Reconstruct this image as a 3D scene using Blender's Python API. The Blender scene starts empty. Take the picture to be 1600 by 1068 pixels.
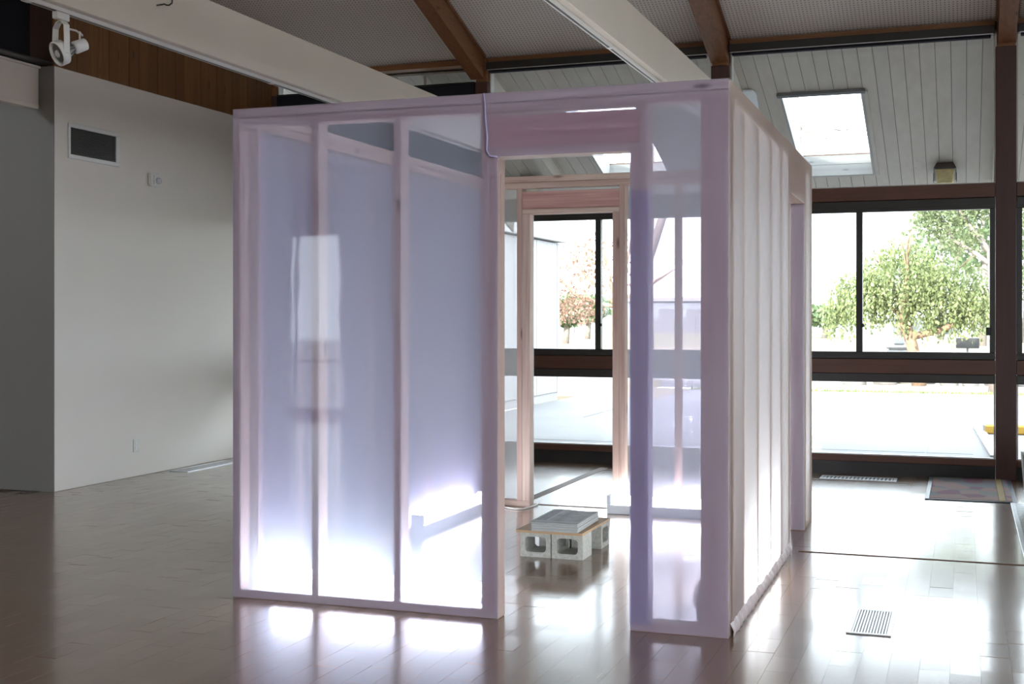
import bpy, bmesh, math, random
from mathutils import Vector, Matrix, Quaternion
random.seed(7)
S = bpy.context.scene
C = S.collection
R = math.radians

# ------------------------------------------------------------------ camera
cam_d = bpy.data.cameras.new('camera')
cam = bpy.data.objects.new('camera', cam_d); C.objects.link(cam)
cam.location = (0, 0, 1.418)
cam.rotation_euler = (R(90), 0, 0.34631)
cam_d.sensor_width = 36.0
cam_d.lens = 36.0 * 1955.6 / 1600.0
cam_d.shift_y = -(534.0 - 494.7) / 1600.0
cam_d.clip_end = 500
S.camera = cam

# ------------------------------------------------------------------ sky, sun, exposure
W = bpy.data.worlds.new('sky'); S.world = W; W.use_nodes = True
bg = W.node_tree.nodes['Background']
bg.inputs['Color'].default_value = (0.82, 0.91, 1.0, 1)      # thin bright haze, even all round
bg.inputs['Strength'].default_value = 1.9
sun_d = bpy.data.lights.new('sun', 'SUN'); sun = bpy.data.objects.new('sun', sun_d); C.objects.link(sun)
sun_d.energy = 3.2; sun_d.angle = R(1.0); sun_d.color = (1.0, 0.93, 0.82)
sun.rotation_euler = Vector((0.20, 0.90, -0.36)).to_track_quat('-Z', 'Y').to_euler()
S.view_settings.view_transform = 'Standard'; S.view_settings.look = 'None'
S.view_settings.gamma = 1.0; S.view_settings.use_curve_mapping = False
S.view_settings.exposure = 2.25
S.cycles.max_bounces = 12; S.cycles.diffuse_bounces = 6; S.cycles.glossy_bounces = 4
S.cycles.transmission_bounces = 6; S.cycles.transparent_max_bounces = 24
S.cycles.sample_clamp_indirect = 6.0
S.cycles.caustics_reflective = False; S.cycles.caustics_refractive = False

# ------------------------------------------------------------------ materials
def newmat(name):
    m = bpy.data.materials.new(name); m.use_nodes = True
    nt = m.node_tree
    return m, nt, nt.nodes['Principled BSDF'], nt.nodes['Material Output']
def N(nt, t, **kw):
    n = nt.nodes.new(t)
    for k, v in kw.items(): setattr(n, k, v)
    return n
def coords(nt, scale=(1, 1, 1), rnd=True):
    tc = N(nt, 'ShaderNodeTexCoord'); mp = N(nt, 'ShaderNodeMapping')
    mp.inputs['Scale'].default_value = scale
    nt.links.new(tc.outputs['Object'], mp.inputs['Vector'])
    if rnd:
        oi = N(nt, 'ShaderNodeObjectInfo'); mu = N(nt, 'ShaderNodeMath', operation='MULTIPLY'); mu.inputs[1].default_value = 37.0
        cb = N(nt, 'ShaderNodeCombineXYZ')
        nt.links.new(oi.outputs['Random'], mu.inputs[0])
        for i in range(3): nt.links.new(mu.outputs[0], cb.inputs[i])
        nt.links.new(cb.outputs[0], mp.inputs['Location'])
    return mp.outputs['Vector']
def ramp(nt, fac, stops):
    r = N(nt, 'ShaderNodeValToRGB')
    while len(r.color_ramp.elements) < len(stops): r.color_ramp.elements.new(0.5)
    for e, (p, c) in zip(r.color_ramp.elements, stops):
        e.position = p; e.color = (c[0], c[1], c[2], 1) if not isinstance(c, (int, float)) else (c, c, c, 1)
    nt.links.new(fac, r.inputs['Fac']); return r.outputs['Color']
def mixc(nt, fac, a, b, mode='MIX'):
    m = N(nt, 'ShaderNodeMix', data_type='RGBA', blend_type=mode)
    for s, v in ((0, fac), (6, a), (7, b)):
        if isinstance(v, bpy.types.NodeSocket): nt.links.new(v, m.inputs[s])
        elif s == 0: m.inputs[0].default_value = v
        else: m.inputs[s].default_value = (*v, 1)
    return m.outputs[2]
def noise(nt, vec, scale, detail=3, rough=0.5):
    n = N(nt, 'ShaderNodeTexNoise'); n.inputs['Scale'].default_value = scale
    n.inputs['Detail'].default_value = detail; n.inputs['Roughness'].default_value = rough
    nt.links.new(vec, n.inputs['Vector']); return n.outputs['Fac']
def bump(nt, b, h, strength=0.2, dist=0.01):
    n = N(nt, 'ShaderNodeBump'); n.inputs['Strength'].default_value = strength; n.inputs['Distance'].default_value = dist
    nt.links.new(h, n.inputs['Height']); nt.links.new(n.outputs['Normal'], b.inputs['Normal'])
def plain(name, col, rough=0.5, var=0.08, scale=3.0, metal=0.0, bmp=0.0, bscale=40.0, coat=0.0, spec=0.5):
    m, nt, b, o = newmat(name)
    v = coords(nt)
    f = noise(nt, v, scale, 4)
    lo = tuple(c * (1 - var) for c in col); hi = tuple(min(1, c * (1 + var)) for c in col)
    nt.links.new(ramp(nt, f, [(0.3, lo), (0.7, hi)]), b.inputs['Base Color'])
    b.inputs['Roughness'].default_value = rough; b.inputs['Metallic'].default_value = metal
    b.inputs['Coat Weight'].default_value = coat; b.inputs['Specular IOR Level'].default_value = spec
    if bmp: bump(nt, b, noise(nt, v, bscale, 3), bmp, 0.004)
    return m
def wood(name, light, dark, axis=2, rough=0.55, fine=55.0, knots=True, var=0.18, coat=0.0):
    m, nt, b, o = newmat(name)
    sc = [fine, fine, fine]; sc[axis] = fine * 0.035
    v = coords(nt, tuple(sc))
    g = noise(nt, v, 1.0, 4, 0.6)
    col = ramp(nt, g, [(0.3, dark), (0.62, light)])
    sc2 = [7.0, 7.0, 7.0]; sc2[axis] = 0.8
    v2 = coords(nt, tuple(sc2))
    col = mixc(nt, ramp(nt, noise(nt, v2, 1.0, 2), [(0.3, 0.0), (0.75, 0.6)]), col, tuple(0.5 * (a + d) * 0.9 for a, d in zip(light, dark)))
    oi = N(nt, 'ShaderNodeObjectInfo')
    col = mixc(nt, ramp(nt, oi.outputs['Random'], [(0.0, 0.0), (1.0, var * 2)]), col, dark)
    if knots:
        sc3 = [11.0, 11.0, 11.0]; sc3[axis] = 3.2
        vv = N(nt, 'ShaderNodeTexVoronoi'); vv.inputs['Scale'].default_value = 0.8
        nt.links.new(coords(nt, tuple(sc3)), vv.inputs['Vector'])
        k = ramp(nt, vv.outputs['Distance'], [(0.07, 0.9), (0.15, 0.0)])
        col = mixc(nt, k, col, tuple(c * 0.42 for c in dark))
    nt.links.new(col, b.inputs['Base Color'])
    b.inputs['Roughness'].default_value = rough; b.inputs['Coat Weight'].default_value = coat
    bump(nt, b, g, 0.08, 0.003)
    return m
def emit(name, col, strength):
    m, nt, b, o = newmat(name)
    b.inputs['Base Color'].default_value = (*col, 1)
    b.inputs['Emission Color'].default_value = (*col, 1); b.inputs['Emission Strength'].default_value = strength
    return m
def schlick(nt, f0, top=1.0):
    """two-sided Fresnel reflectance of a thin sheet"""
    lw = N(nt, 'ShaderNodeLayerWeight'); lw.inputs['Blend'].default_value = 0.5
    pw = N(nt, 'ShaderNodeMath', operation='POWER'); pw.inputs[1].default_value = 5.0; nt.links.new(lw.outputs['Facing'], pw.inputs[0])
    ma = N(nt, 'ShaderNodeMath', operation='MULTIPLY_ADD'); ma.inputs[1].default_value = top - f0; ma.inputs[2].default_value = f0
    nt.links.new(pw.outputs[0], ma.inputs[0]); return ma.outputs[0]
def glass(name, tint=(0.97, 0.985, 0.98), refl=1.0, rough=0.0):
    m, nt, b, o = newmat(name); nt.nodes.remove(b)
    t = N(nt, 'ShaderNodeBsdfTransparent'); t.inputs['Color'].default_value = (*tint, 1)
    g = N(nt, 'ShaderNodeBsdfGlossy'); g.inputs['Roughness'].default_value = rough
    mx = N(nt, 'ShaderNodeMixShader')
    nt.links.new(schlick(nt, 0.03, 0.7), mx.inputs[0]); nt.links.new(t.outputs[0], mx.inputs[1]); nt.links.new(g.outputs[0], mx.inputs[2])
    nt.links.new(mx.outputs[0], o.inputs['Surface'])
    return m
def film_mat(name, clear, scatter, haze, gloss=0.045, gloss_top=0.25, grough=0.03, back=0.82):
    # thin frosted sheet: some light passes straight, the rest scatters, and the skin is shiny
    m, nt, b, o = newmat(name); nt.nodes.remove(b)
    v = coords(nt, (1, 1, 0.25), False)
    t = N(nt, 'ShaderNodeBsdfTransparent'); t.inputs['Color'].default_value = (*clear, 1)
    d = N(nt, 'ShaderNodeBsdfDiffuse'); d.inputs['Color'].default_value = (*scatter, 1)
    tr = N(nt, 'ShaderNodeBsdfTranslucent'); tr.inputs['Color'].default_value = (*scatter, 1)
    dm = N(nt, 'ShaderNodeMixShader'); dm.inputs[0].default_value = back
    nt.links.new(d.outputs[0], dm.inputs[1]); nt.links.new(tr.outputs[0], dm.inputs[2])
    lw = N(nt, 'ShaderNodeLayerWeight'); lw.inputs['Blend'].default_value = 0.5
    hz = ramp(nt, lw.outputs['Facing'], [(0.0, haze), (0.45, haze + 0.04), (0.9, min(0.97, haze + 0.15))])
    mx = N(nt, 'ShaderNodeMixShader')
    nt.links.new(hz, mx.inputs[0]); nt.links.new(t.outputs[0], mx.inputs[1]); nt.links.new(dm.outputs[0], mx.inputs[2])
    g = N(nt, 'ShaderNodeBsdfGlossy'); g.inputs['Roughness'].default_value = grough
    bp = N(nt, 'ShaderNodeBump'); bp.inputs['Strength'].default_value = 0.05; bp.inputs['Distance'].default_value = 0.01
    nt.links.new(noise(nt, v, 5.0, 2), bp.inputs['Height']); nt.links.new(bp.outputs['Normal'], g.inputs['Normal'])
    mg = N(nt, 'ShaderNodeMixShader')
    nt.links.new(schlick(nt, gloss, gloss_top), mg.inputs[0]); nt.links.new(mx.outputs[0], mg.inputs[1]); nt.links.new(g.outputs[0], mg.inputs[2])
    nt.links.new(mg.outputs[0], o.inputs['Surface'])
    return m

M = {}
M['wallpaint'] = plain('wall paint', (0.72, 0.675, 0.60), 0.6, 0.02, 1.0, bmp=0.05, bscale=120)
M['shadepaint'] = plain('shade-darkened wall paint', (0.20, 0.19, 0.18), 0.6, 0.02, 1.0, bmp=0.05, bscale=120)  # wall paint darkened to carry the shade of the return wall
M['beampaint'] = plain('beam paint', (0.74, 0.675, 0.58), 0.5, 0.03, 2.0, bmp=0.04)
M['whitemetal'] = plain('white enamel', (0.72, 0.71, 0.68), 0.35, 0.02)
M['black'] = plain('black enamel', (0.012, 0.012, 0.013), 0.4, 0.1)
M['blackcloth'] = plain('black cloth', (0.008, 0.008, 0.014), 0.9, 0.1)
M['bronze'] = plain('dark bronze frame', (0.022, 0.021, 0.019), 0.35, 0.15)
M['brownpaint'] = wood('brown stained timber', (0.12, 0.044, 0.024), (0.075, 0.027, 0.015), 0, 0.45, 40, False)
M['brownpaint_v'] = wood('brown stained post', (0.075, 0.03, 0.023), (0.05, 0.02, 0.016), 2, 0.5, 40, False)
M['rafter'] = wood('rafter timber', (0.29, 0.125, 0.048), (0.15, 0.06, 0.024), 1, 0.5, 40, True)
M['trimwood'] = wood('orange trim timber', (0.27, 0.12, 0.045), (0.17, 0.07, 0.026), 0, 0.5, 40, False)
M['panelwood'] = wood('cedar panelling', (0.25, 0.118, 0.036), (0.135, 0.058, 0.016), 2, 0.5, 30, True, 0.45)
M['darkwood'] = wood('dark end timber', (0.05, 0.02, 0.01), (0.03, 0.012, 0.006), 2, 0.6, 30, False)
M['stud'] = wood('pink pine', (0.66, 0.545, 0.455), (0.42, 0.26, 0.225), 2, 0.6, 45, True, 0.26)
M['plate'] = wood('pink pine rail', (0.66, 0.545, 0.45), (0.42, 0.265, 0.225), 0, 0.6, 45, True, 0.12)
M['plate_y'] = wood('pink pine side rail', (0.66, 0.545, 0.45), (0.42, 0.265, 0.225), 1, 0.6, 45, True, 0.12)
M['header'] = wood('red fir header', (0.64, 0.40, 0.35), (0.38, 0.19, 0.17), 0, 0.6, 30, True, 0.1)
M['header_y'] = wood('red fir side header', (0.58, 0.40, 0.33), (0.44, 0.28, 0.23), 1, 0.6, 30, True, 0.1)
M['ply'] = wood('plywood', (0.52, 0.36, 0.20), (0.36, 0.23, 0.12), 0, 0.6, 30, False)
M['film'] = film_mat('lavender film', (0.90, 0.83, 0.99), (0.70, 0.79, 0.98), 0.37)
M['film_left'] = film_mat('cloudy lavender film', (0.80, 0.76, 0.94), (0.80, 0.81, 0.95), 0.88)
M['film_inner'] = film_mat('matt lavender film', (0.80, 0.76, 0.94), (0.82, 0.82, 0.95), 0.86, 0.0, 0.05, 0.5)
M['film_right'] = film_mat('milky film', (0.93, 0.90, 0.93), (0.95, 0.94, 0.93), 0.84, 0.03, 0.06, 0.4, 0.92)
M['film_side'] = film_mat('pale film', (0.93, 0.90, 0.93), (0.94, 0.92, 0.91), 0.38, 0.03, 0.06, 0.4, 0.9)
M['glass'] = glass('window glass')
M['led'] = emit('lit tube', (0.90, 0.95, 1.0), 8.2)
M['lampwhite'] = plain('fixture white', (0.70, 0.76, 0.82), 0.4, 0.02)
M['concrete'] = plain('concrete block', (0.42, 0.43, 0.39), 0.9, 0.18, 60.0, bmp=0.5, bscale=220)
M['paper'] = plain('newsprint', (0.36, 0.38, 0.37), 0.8, 0.06, 20)
M['metal'] = plain('zinc metal', (0.55, 0.57, 0.6), 0.35, 0.05, metal=0.9)
M['ventwhite'] = plain('register enamel', (0.72, 0.73, 0.77), 0.3, 0.03, metal=0.6)
M['grille'] = plain('grille bar', (0.10, 0.10, 0.09), 0.6, 0.05)
M['steel'] = plain('brushed steel', (0.4, 0.4, 0.4), 0.3, 0.05, metal=1.0)
M['red'] = plain('red lettering', (0.35, 0.02, 0.02), 0.5, 0.02)
M['lens'] = plain('clear strobe lens', (0.6, 0.6, 0.62), 0.1, 0.3, 60, coat=1.0)
M['outletwhite'] = plain('outlet plastic', (0.66, 0.65, 0.61), 0.4, 0.02)
M['greyfab'] = plain('grey upholstery', (0.36, 0.35, 0.34), 0.8, 0.05, 30)
M['white_cable'] = plain('white cable', (0.75, 0.75, 0.72), 0.5, 0.02)
M['soffit'] = None
m, nt, b, o = newmat('white soffit paint'); M['soffit'] = m
v = coords(nt, (9, 0.9, 9)); c1 = ramp(nt, noise(nt, v, 1.0, 5, 0.65), [(0.25, (0.48, 0.425, 0.36)), (0.6, (0.56, 0.51, 0.445))])
oi = N(nt, 'ShaderNodeObjectInfo'); c1 = mixc(nt, ramp(nt, oi.outputs['Random'], [(0, 0.0), (1, 0.22)]), c1, (0.42, 0.41, 0.39))
vk = N(nt, 'ShaderNodeTexVoronoi'); vk.inputs['Scale'].default_value = 1.0; nt.links.new(coords(nt, (7, 3, 7)), vk.inputs['Vector'])
c1 = mixc(nt, ramp(nt, vk.outputs['Distance'], [(0.03, 0.7), (0.07, 0.0)]), c1, (0.25, 0.23, 0.21))
nt.links.new(c1, b.inputs['Base Color']); b.inputs['Roughness'].default_value = 0.6
# weathered white boards
M['weathered'] = wood('weathered white board', (0.44, 0.43, 0.42), (0.30, 0.29, 0.28), 0, 0.7, 22, True, 0.05)
# acoustic ceiling: round perforations on a 30 mm grid
m, nt, b, o = newmat('perforated acoustic board'); M['acoustic'] = m
tc = N(nt, 'ShaderNodeTexCoord'); sp = N(nt, 'ShaderNodeSeparateXYZ'); nt.links.new(tc.outputs['Object'], sp.inputs[0])
sq = []
for ax in (0, 1):
    d1 = N(nt, 'ShaderNodeMath', operation='DIVIDE'); d1.inputs[1].default_value = 0.034; nt.links.new(sp.outputs[ax], d1.inputs[0])
    d2 = N(nt, 'ShaderNodeMath', operation='FRACT'); nt.links.new(d1.outputs[0], d2.inputs[0])
    d3 = N(nt, 'ShaderNodeMath', operation='SUBTRACT'); d3.inputs[1].default_value = 0.5; nt.links.new(d2.outputs[0], d3.inputs[0])
    d4 = N(nt, 'ShaderNodeMath', operation='POWER'); d4.inputs[1].default_value = 2.0; nt.links.new(d3.outputs[0], d4.inputs[0]); sq.append(d4)
ad = N(nt, 'ShaderNodeMath', operation='ADD'); nt.links.new(sq[0].outputs[0], ad.inputs[0]); nt.links.new(sq[1].outputs[0], ad.inputs[1])
c1 = ramp(nt, ad.outputs[0], [(0.030, (0.20, 0.185, 0.17)), (0.045, (0.74, 0.70, 0.66))])
c1 = mixc(nt, ramp(nt, noise(nt, coords(nt, (1, 1, 1), False), 0.8, 2), [(0.3, 0.0), (0.8, 0.25)]), c1, (0.62, 0.575, 0.535))
nt.links.new(c1, b.inputs['Base Color']); b.inputs['Roughness'].default_value = 0.8
# parquet
def parquet(name, per_face):
    m, nt, b, o = newmat(name)
    g = noise(nt, coords(nt, (90, 5, 5), not per_face), 1.0, 4, 0.6)
    col = ramp(nt, g, [(0.3, (0.165, 0.098, 0.058)), (0.7, (0.235, 0.145, 0.088))])
    if per_face:
        at = N(nt, 'ShaderNodeAttribute', attribute_name='tone'); r = at.outputs['Fac']
    else:
        r = N(nt, 'ShaderNodeObjectInfo').outputs['Random']
    col = mixc(nt, ramp(nt, r, [(0, 0.0), (1, 0.55)]), col, (0.135, 0.080, 0.048))
    nt.links.new(col, b.inputs['Base Color'])
    rr = N(nt, 'ShaderNodeMapRange'); rr.inputs['To Min'].default_value = 0.225; rr.inputs['To Max'].default_value = 0.265
    nt.links.new(r, rr.inputs['Value'])
    nt.links.new(rr.outputs[0], b.inputs['Roughness'])
    b.inputs['Coat Weight'].default_value = 0.55; b.inputs['Coat Roughness'].default_value = 0.12
    return m
M['tile'] = parquet('parquet block', False)
M['tilefield'] = parquet('parquet block field', True)
M['floorbase'] = plain('floor joint', (0.05, 0.03, 0.02), 0.4)
M['strip'] = wood('floor divider timber', (0.13, 0.06, 0.032), (0.08, 0.036, 0.02), 0, 0.6, 40, False)
# printed newspaper front
m, nt, b, o = newmat('printed front page'); M['page'] = m
tc = N(nt, 'ShaderNodeTexCoord'); v = tc.outputs['Generated']
sp = N(nt, 'ShaderNodeSeparateXYZ'); nt.links.new(v, sp.inputs[0])
def rect(x0, x1, y0, y1):
    def band(sock, a, c):
        g1 = N(nt, 'ShaderNodeMath', operation='GREATER_THAN'); g1.inputs[1].default_value = a; nt.links.new(sock, g1.inputs[0])
        g2 = N(nt, 'ShaderNodeMath', operation='LESS_THAN'); g2.inputs[1].default_value = c; nt.links.new(sock, g2.inputs[0])
        mu = N(nt, 'ShaderNodeMath', operation='MULTIPLY'); nt.links.new(g1.outputs[0], mu.inputs[0]); nt.links.new(g2.outputs[0], mu.inputs[1]); return mu.outputs[0]
    mu = N(nt, 'ShaderNodeMath', operation='MULTIPLY'); nt.links.new(band(sp.outputs[0], x0, x1), mu.inputs[0]); nt.links.new(band(sp.outputs[1], y0, y1), mu.inputs[1]); return mu.outputs[0]
pic = ramp(nt, noise(nt, v, 3.0, 3), [(0.35, (0.20, 0.22, 0.23)), (0.65, (0.40, 0.43, 0.44))])
c1 = mixc(nt, rect(0.04, 0.26, 0.13, 0.98), (0.42, 0.45, 0.46), ramp(nt, noise(nt, v, 5.0, 2), [(0.3, (0.16, 0.18, 0.20)), (0.7, (0.27, 0.30, 0.32))]))
c1 = mixc(nt, rect(0.31, 0.97, 0.13, 0.95), c1, pic)
nt.links.new(c1, b.inputs['Base Color']); b.inputs['Roughness'].default_value = 0.6
# patterned mat
m, nt, b, o = newmat('patterned carpet'); M['rug'] = m
tc = N(nt, 'ShaderNodeTexCoord'); mp = N(nt, 'ShaderNodeMapping'); mp.inputs['Scale'].default_value = (5, 3.4, 1); nt.links.new(tc.outputs['Object'], mp.inputs['Vector'])
vo = N(nt, 'ShaderNodeTexVoronoi'); vo.inputs['Scale'].default_value = 1.0; nt.links.new(mp.outputs[0], vo.inputs['Vector'])
sh = N(nt, 'ShaderNodeSeparateColor'); nt.links.new(vo.outputs['Color'], sh.inputs[0])
cc = ramp(nt, sh.outputs[0], [(0.0, (0.22, 0.13, 0.115)), (0.3, (0.15, 0.055, 0.085)), (0.55, (0.22, 0.125, 0.11)), (0.8, (0.15, 0.145, 0.125))]); cc.node.color_ramp.interpolation = 'CONSTANT'
cc = mixc(nt, ramp(nt, vo.outputs['Distance'], [(0.58, 0.0), (0.66, 1.0)]), cc, (0.12, 0.125, 0.14))
cc = mixc(nt, ramp(nt, noise(nt, coords(nt, (1, 1, 1), False), 220, 2), [(0.3, 0.0), (0.7, 0.35)]), cc, (0.10, 0.10, 0.11))
nt.links.new(cc, b.inputs['Base Color']); b.inputs['Roughness'].default_value = 0.95
M['rugedge'] = plain('rubber edge', (0.05, 0.07, 0.09), 0.4)
M['rugyellow'] = plain('yellow carpet stripe', (0.28, 0.21, 0.09), 0.95, 0.1, 60)
# outdoors
M['asphalt'] = plain('asphalt', (0.17, 0.168, 0.168), 0.85, 0.10, 0.5, bmp=0.2, bscale=60)
M['paving'] = plain('concrete paving', (0.15, 0.15, 0.152), 0.8, 0.08, 0.7, bmp=0.1, bscale=40)
M['dirt'] = plain('pale verge soil', (0.27, 0.225, 0.18), 0.95, 0.15, 1.0)
M['lawnmat'] = None
m, nt, b, o = newmat('dry lawn'); M['lawnmat'] = m
f = noise(nt, coords(nt, (0.05, 0.25, 1), False), 1.0, 4)
nt.links.new(ramp(nt, f, [(0.35, (0.10, 0.125, 0.045)), (0.5, (0.17, 0.15, 0.085)), (0.65, (0.22, 0.17, 0.115))]), b.inputs['Base Color']); b.inputs['Roughness'].default_value = 1.0
M['grassblade'] = plain('grass', (0.13, 0.20, 0.05), 0.9, 0.3, 4)
M['yellow'] = plain('yellow kerb paint', (0.42, 0.24, 0.03), 0.7, 0.1, 6)
M['kerb'] = plain('kerb concrete', (0.26, 0.25, 0.245), 0.8, 0.1, 8)
M['siding'] = plain('white siding', (0.26, 0.26, 0.26), 0.6, 0.03, 2)
M['well'] = plain('skylight well paint', (0.42, 0.41, 0.40), 0.7, 0.04)
M['boulder'] = plain('granite boulder', (0.17, 0.16, 0.155), 0.9, 0.2, 3, bmp=0.5, bscale=12)
M['bark'] = plain('tree bark', (0.24, 0.16, 0.11), 0.9, 0.3, 12, bmp=0.6, bscale=30)
M['greybark'] = plain('grey bark', (0.22, 0.19, 0.17), 0.9, 0.25, 12, bmp=0.5, bscale=30)
def leafmat(name, a, c, tw=0.35):
    m, nt, b, o = newmat(name)
    g = N(nt, 'ShaderNodeNewGeometry')
    col = ramp(nt, g.outputs['Random Per Island'], [(0.0, a), (1.0, c)])
    nt.links.new(col, b.inputs['Base Color']); b.inputs['Roughness'].default_value = 0.6
    t = N(nt, 'ShaderNodeBsdfTranslucent'); nt.links.new(col, t.inputs['Color'])
    mx = N(nt, 'ShaderNodeMixShader'); mx.inputs[0].default_value = tw
    nt.links.new(b.outputs[0], mx.inputs[1]); nt.links.new(t.outputs[0], mx.inputs[2]); nt.links.new(mx.outputs[0], o.inputs['Surface'])
    return m
M['pepper'] = leafmat('pepper tree leaves', (0.11, 0.15, 0.05), (0.28, 0.32, 0.15))
M['oakleaf'] = leafmat('olive tree leaves', (0.10, 0.135, 0.06), (0.23, 0.27, 0.14))
M['rustleaf'] = leafmat('rust autumn leaves', (0.20, 0.11, 0.075), (0.34, 0.23, 0.17))
M['farleaf'] = leafmat('far leaves', (0.07, 0.11, 0.045), (0.14, 0.19, 0.09))
M['bluewall'] = plain('pale blue wall', (0.24, 0.28, 0.31), 0.8)
M['greywall'] = plain('grey wall', (0.16, 0.165, 0.175), 0.8)

# ------------------------------------------------------------------ mesh helpers
def setp(o, label=None, cat=None, group=None, kind=None):
    if label: o['label'] = label
    if cat: o['category'] = cat
    if group: o['group'] = group
    if kind: o['kind'] = kind
    return o
def link(name, me, mat, parent=None, loc=(0, 0, 0), smooth=False):
    o = bpy.data.objects.new(name, me); C.objects.link(o); o.location = loc
    if mat is not None and not me.materials:
        for mm in (mat if isinstance(mat, (list, tuple)) else [mat]): me.materials.append(mm)
    if parent is not None: o.parent = parent
    if smooth:
        for p in me.polygons: p.use_smooth = True
    return o
def empty(name, loc=(0, 0, 0), rz=0.0, **kw):
    o = bpy.data.objects.new(name, None); C.objects.link(o); o.location = loc; o.rotation_euler = (0, 0, rz)
    o.empty_display_size = 0.1
    return setp(o, **kw)
_cache = {}
def boxmesh(dx, dy, dz, bev=0.0, mat=None):
    key = (round(dx, 4), round(dy, 4), round(dz, 4), round(bev, 4), mat.name if mat else None)
    if key in _cache: return _cache[key]
    bm = bmesh.new(); bmesh.ops.create_cube(bm, size=1.0)
    for vv in bm.verts: vv.co = Vector((vv.co.x * dx, vv.co.y * dy, (vv.co.z + 0.5) * dz))
    if bev > 0: bmesh.ops.bevel(bm, geom=bm.edges[:], offset=bev, segments=1, affect='EDGES')
    me = bpy.data.meshes.new('box'); bm.to_mesh(me); bm.free()
    if mat: me.materials.append(mat)
    _cache[key] = me; return me
def box(name, x0, x1, y0, y1, z0, z1, mat, parent=None, bev=0.0, **kw):
    me = boxmesh(x1 - x0, y1 - y0, z1 - z0, bev, mat)
    o = link(name, me, None, parent, ((x0 + x1) / 2, (y0 + y1) / 2, z0))
    return setp(o, **kw)
def pydata(name, verts, faces, mat, parent=None, loc=(0, 0, 0), smooth=False, **kw):
    me = bpy.data.meshes.new(name); me.from_pydata([tuple(vv) for vv in verts], [], faces); me.update()
    return setp(link(name, me, mat, parent, loc, smooth), **kw)
def prism(name, prof, a0, a1, axis, mat, parent=None, loc=(0, 0, 0), **kw):
    """extrude a closed 2D profile along an axis; profile axes are the other two in xyz order"""
    def P(p, a):
        return {0: (a, p[0], p[1]), 1: (p[0], a, p[1]), 2: (p[0], p[1], a)}[axis]
    n = len(prof)
    V = [P(p, a0) for p in prof] + [P(p, a1) for p in prof]
    F = [tuple(range(n))[::-1], tuple(range(n, 2 * n))] + [(i, (i + 1) % n, n + (i + 1) % n, n + i) for i in range(n)]
    me = bpy.data.meshes.new(name); me.from_pydata(V, [], F)
    bm = bmesh.new(); bm.from_mesh(me); bmesh.ops.recalc_face_normals(bm, faces=bm.faces); bm.to_mesh(me); bm.free()
    return setp(link(name, me, mat, parent, loc), **kw)
def tube_data(pts, rad, seg=10, V=None, F=None):
    V = [] if V is None else V; F = [] if F is None else F
    pts = [Vector(p) for p in pts]; rad = rad if isinstance(rad, (list, tuple)) else [rad] * len(pts)
    base = len(V); up = Vector((0, 0, 1))
    t0 = (pts[1] - pts[0]).normalized()
    n = t0.orthogonal().normalized()
    for i, p in enumerate(pts):
        t = (pts[min(i + 1, len(pts) - 1)] - pts[max(i - 1, 0)]).normalized()
        n = (n - t * n.dot(t)); n = n.normalized() if n.length > 1e-6 else t.orthogonal().normalized()
        bb = t.cross(n)
        for k in range(seg):
            a = 2 * math.pi * k / seg
            V.append(p + (n * math.cos(a) + bb * math.sin(a)) * rad[i])
    for i in range(len(pts) - 1):
        for k in range(seg):
            a = base + i * seg + k; c = base + i * seg + (k + 1) % seg
            F.append((a, c, c + seg, a + seg))
    F.append(tuple(base + k for k in range(seg))[::-1]); e = base + (len(pts) - 1) * seg
    F.append(tuple(e + k for k in range(seg)))
    return V, F
def tube(name, pts, rad, mat, parent=None, seg=10, loc=(0, 0, 0), **kw):
    V, F = tube_data(pts, rad, seg)
    return pydata(name, V, F, mat, parent, loc, True, **kw)
def lathe(name, prof, mat, parent=None, seg=20, mtx=None, loc=(0, 0, 0), **kw):
    V, F = [], []
    for (r, z) in prof:
        for k in range(seg):
            a = 2 * math.pi * k / seg; V.append(Vector((r * math.cos(a), r * math.sin(a), z)))
    for i in range(len(prof) - 1):
        for k in range(seg):
            F.append((i * seg + k, i * seg + (k + 1) % seg, (i + 1) * seg + (k + 1) % seg, (i + 1) * seg + k))
    F.append(tuple(range(seg))[::-1]); F.append(tuple((len(prof) - 1) * seg + k for k in range(seg)))
    if mtx is not None: V = [mtx @ vv for vv in V]
    return pydata(name, V, F, mat, parent, loc, True, **kw)

# ================================================================== THE ROOM
WX = -6.92          # face of left wall
WY = 11.72          # window wall
K = 1.0 / 3.0       # roof pitch
RIDGE = 3.0
def zc(y): return 4.0 + K * (WY - y) if y >= RIDGE else 4.0 + K * (WY - RIDGE) - K * (RIDGE - y)
XR, YB = 4.3, -6.5

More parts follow.
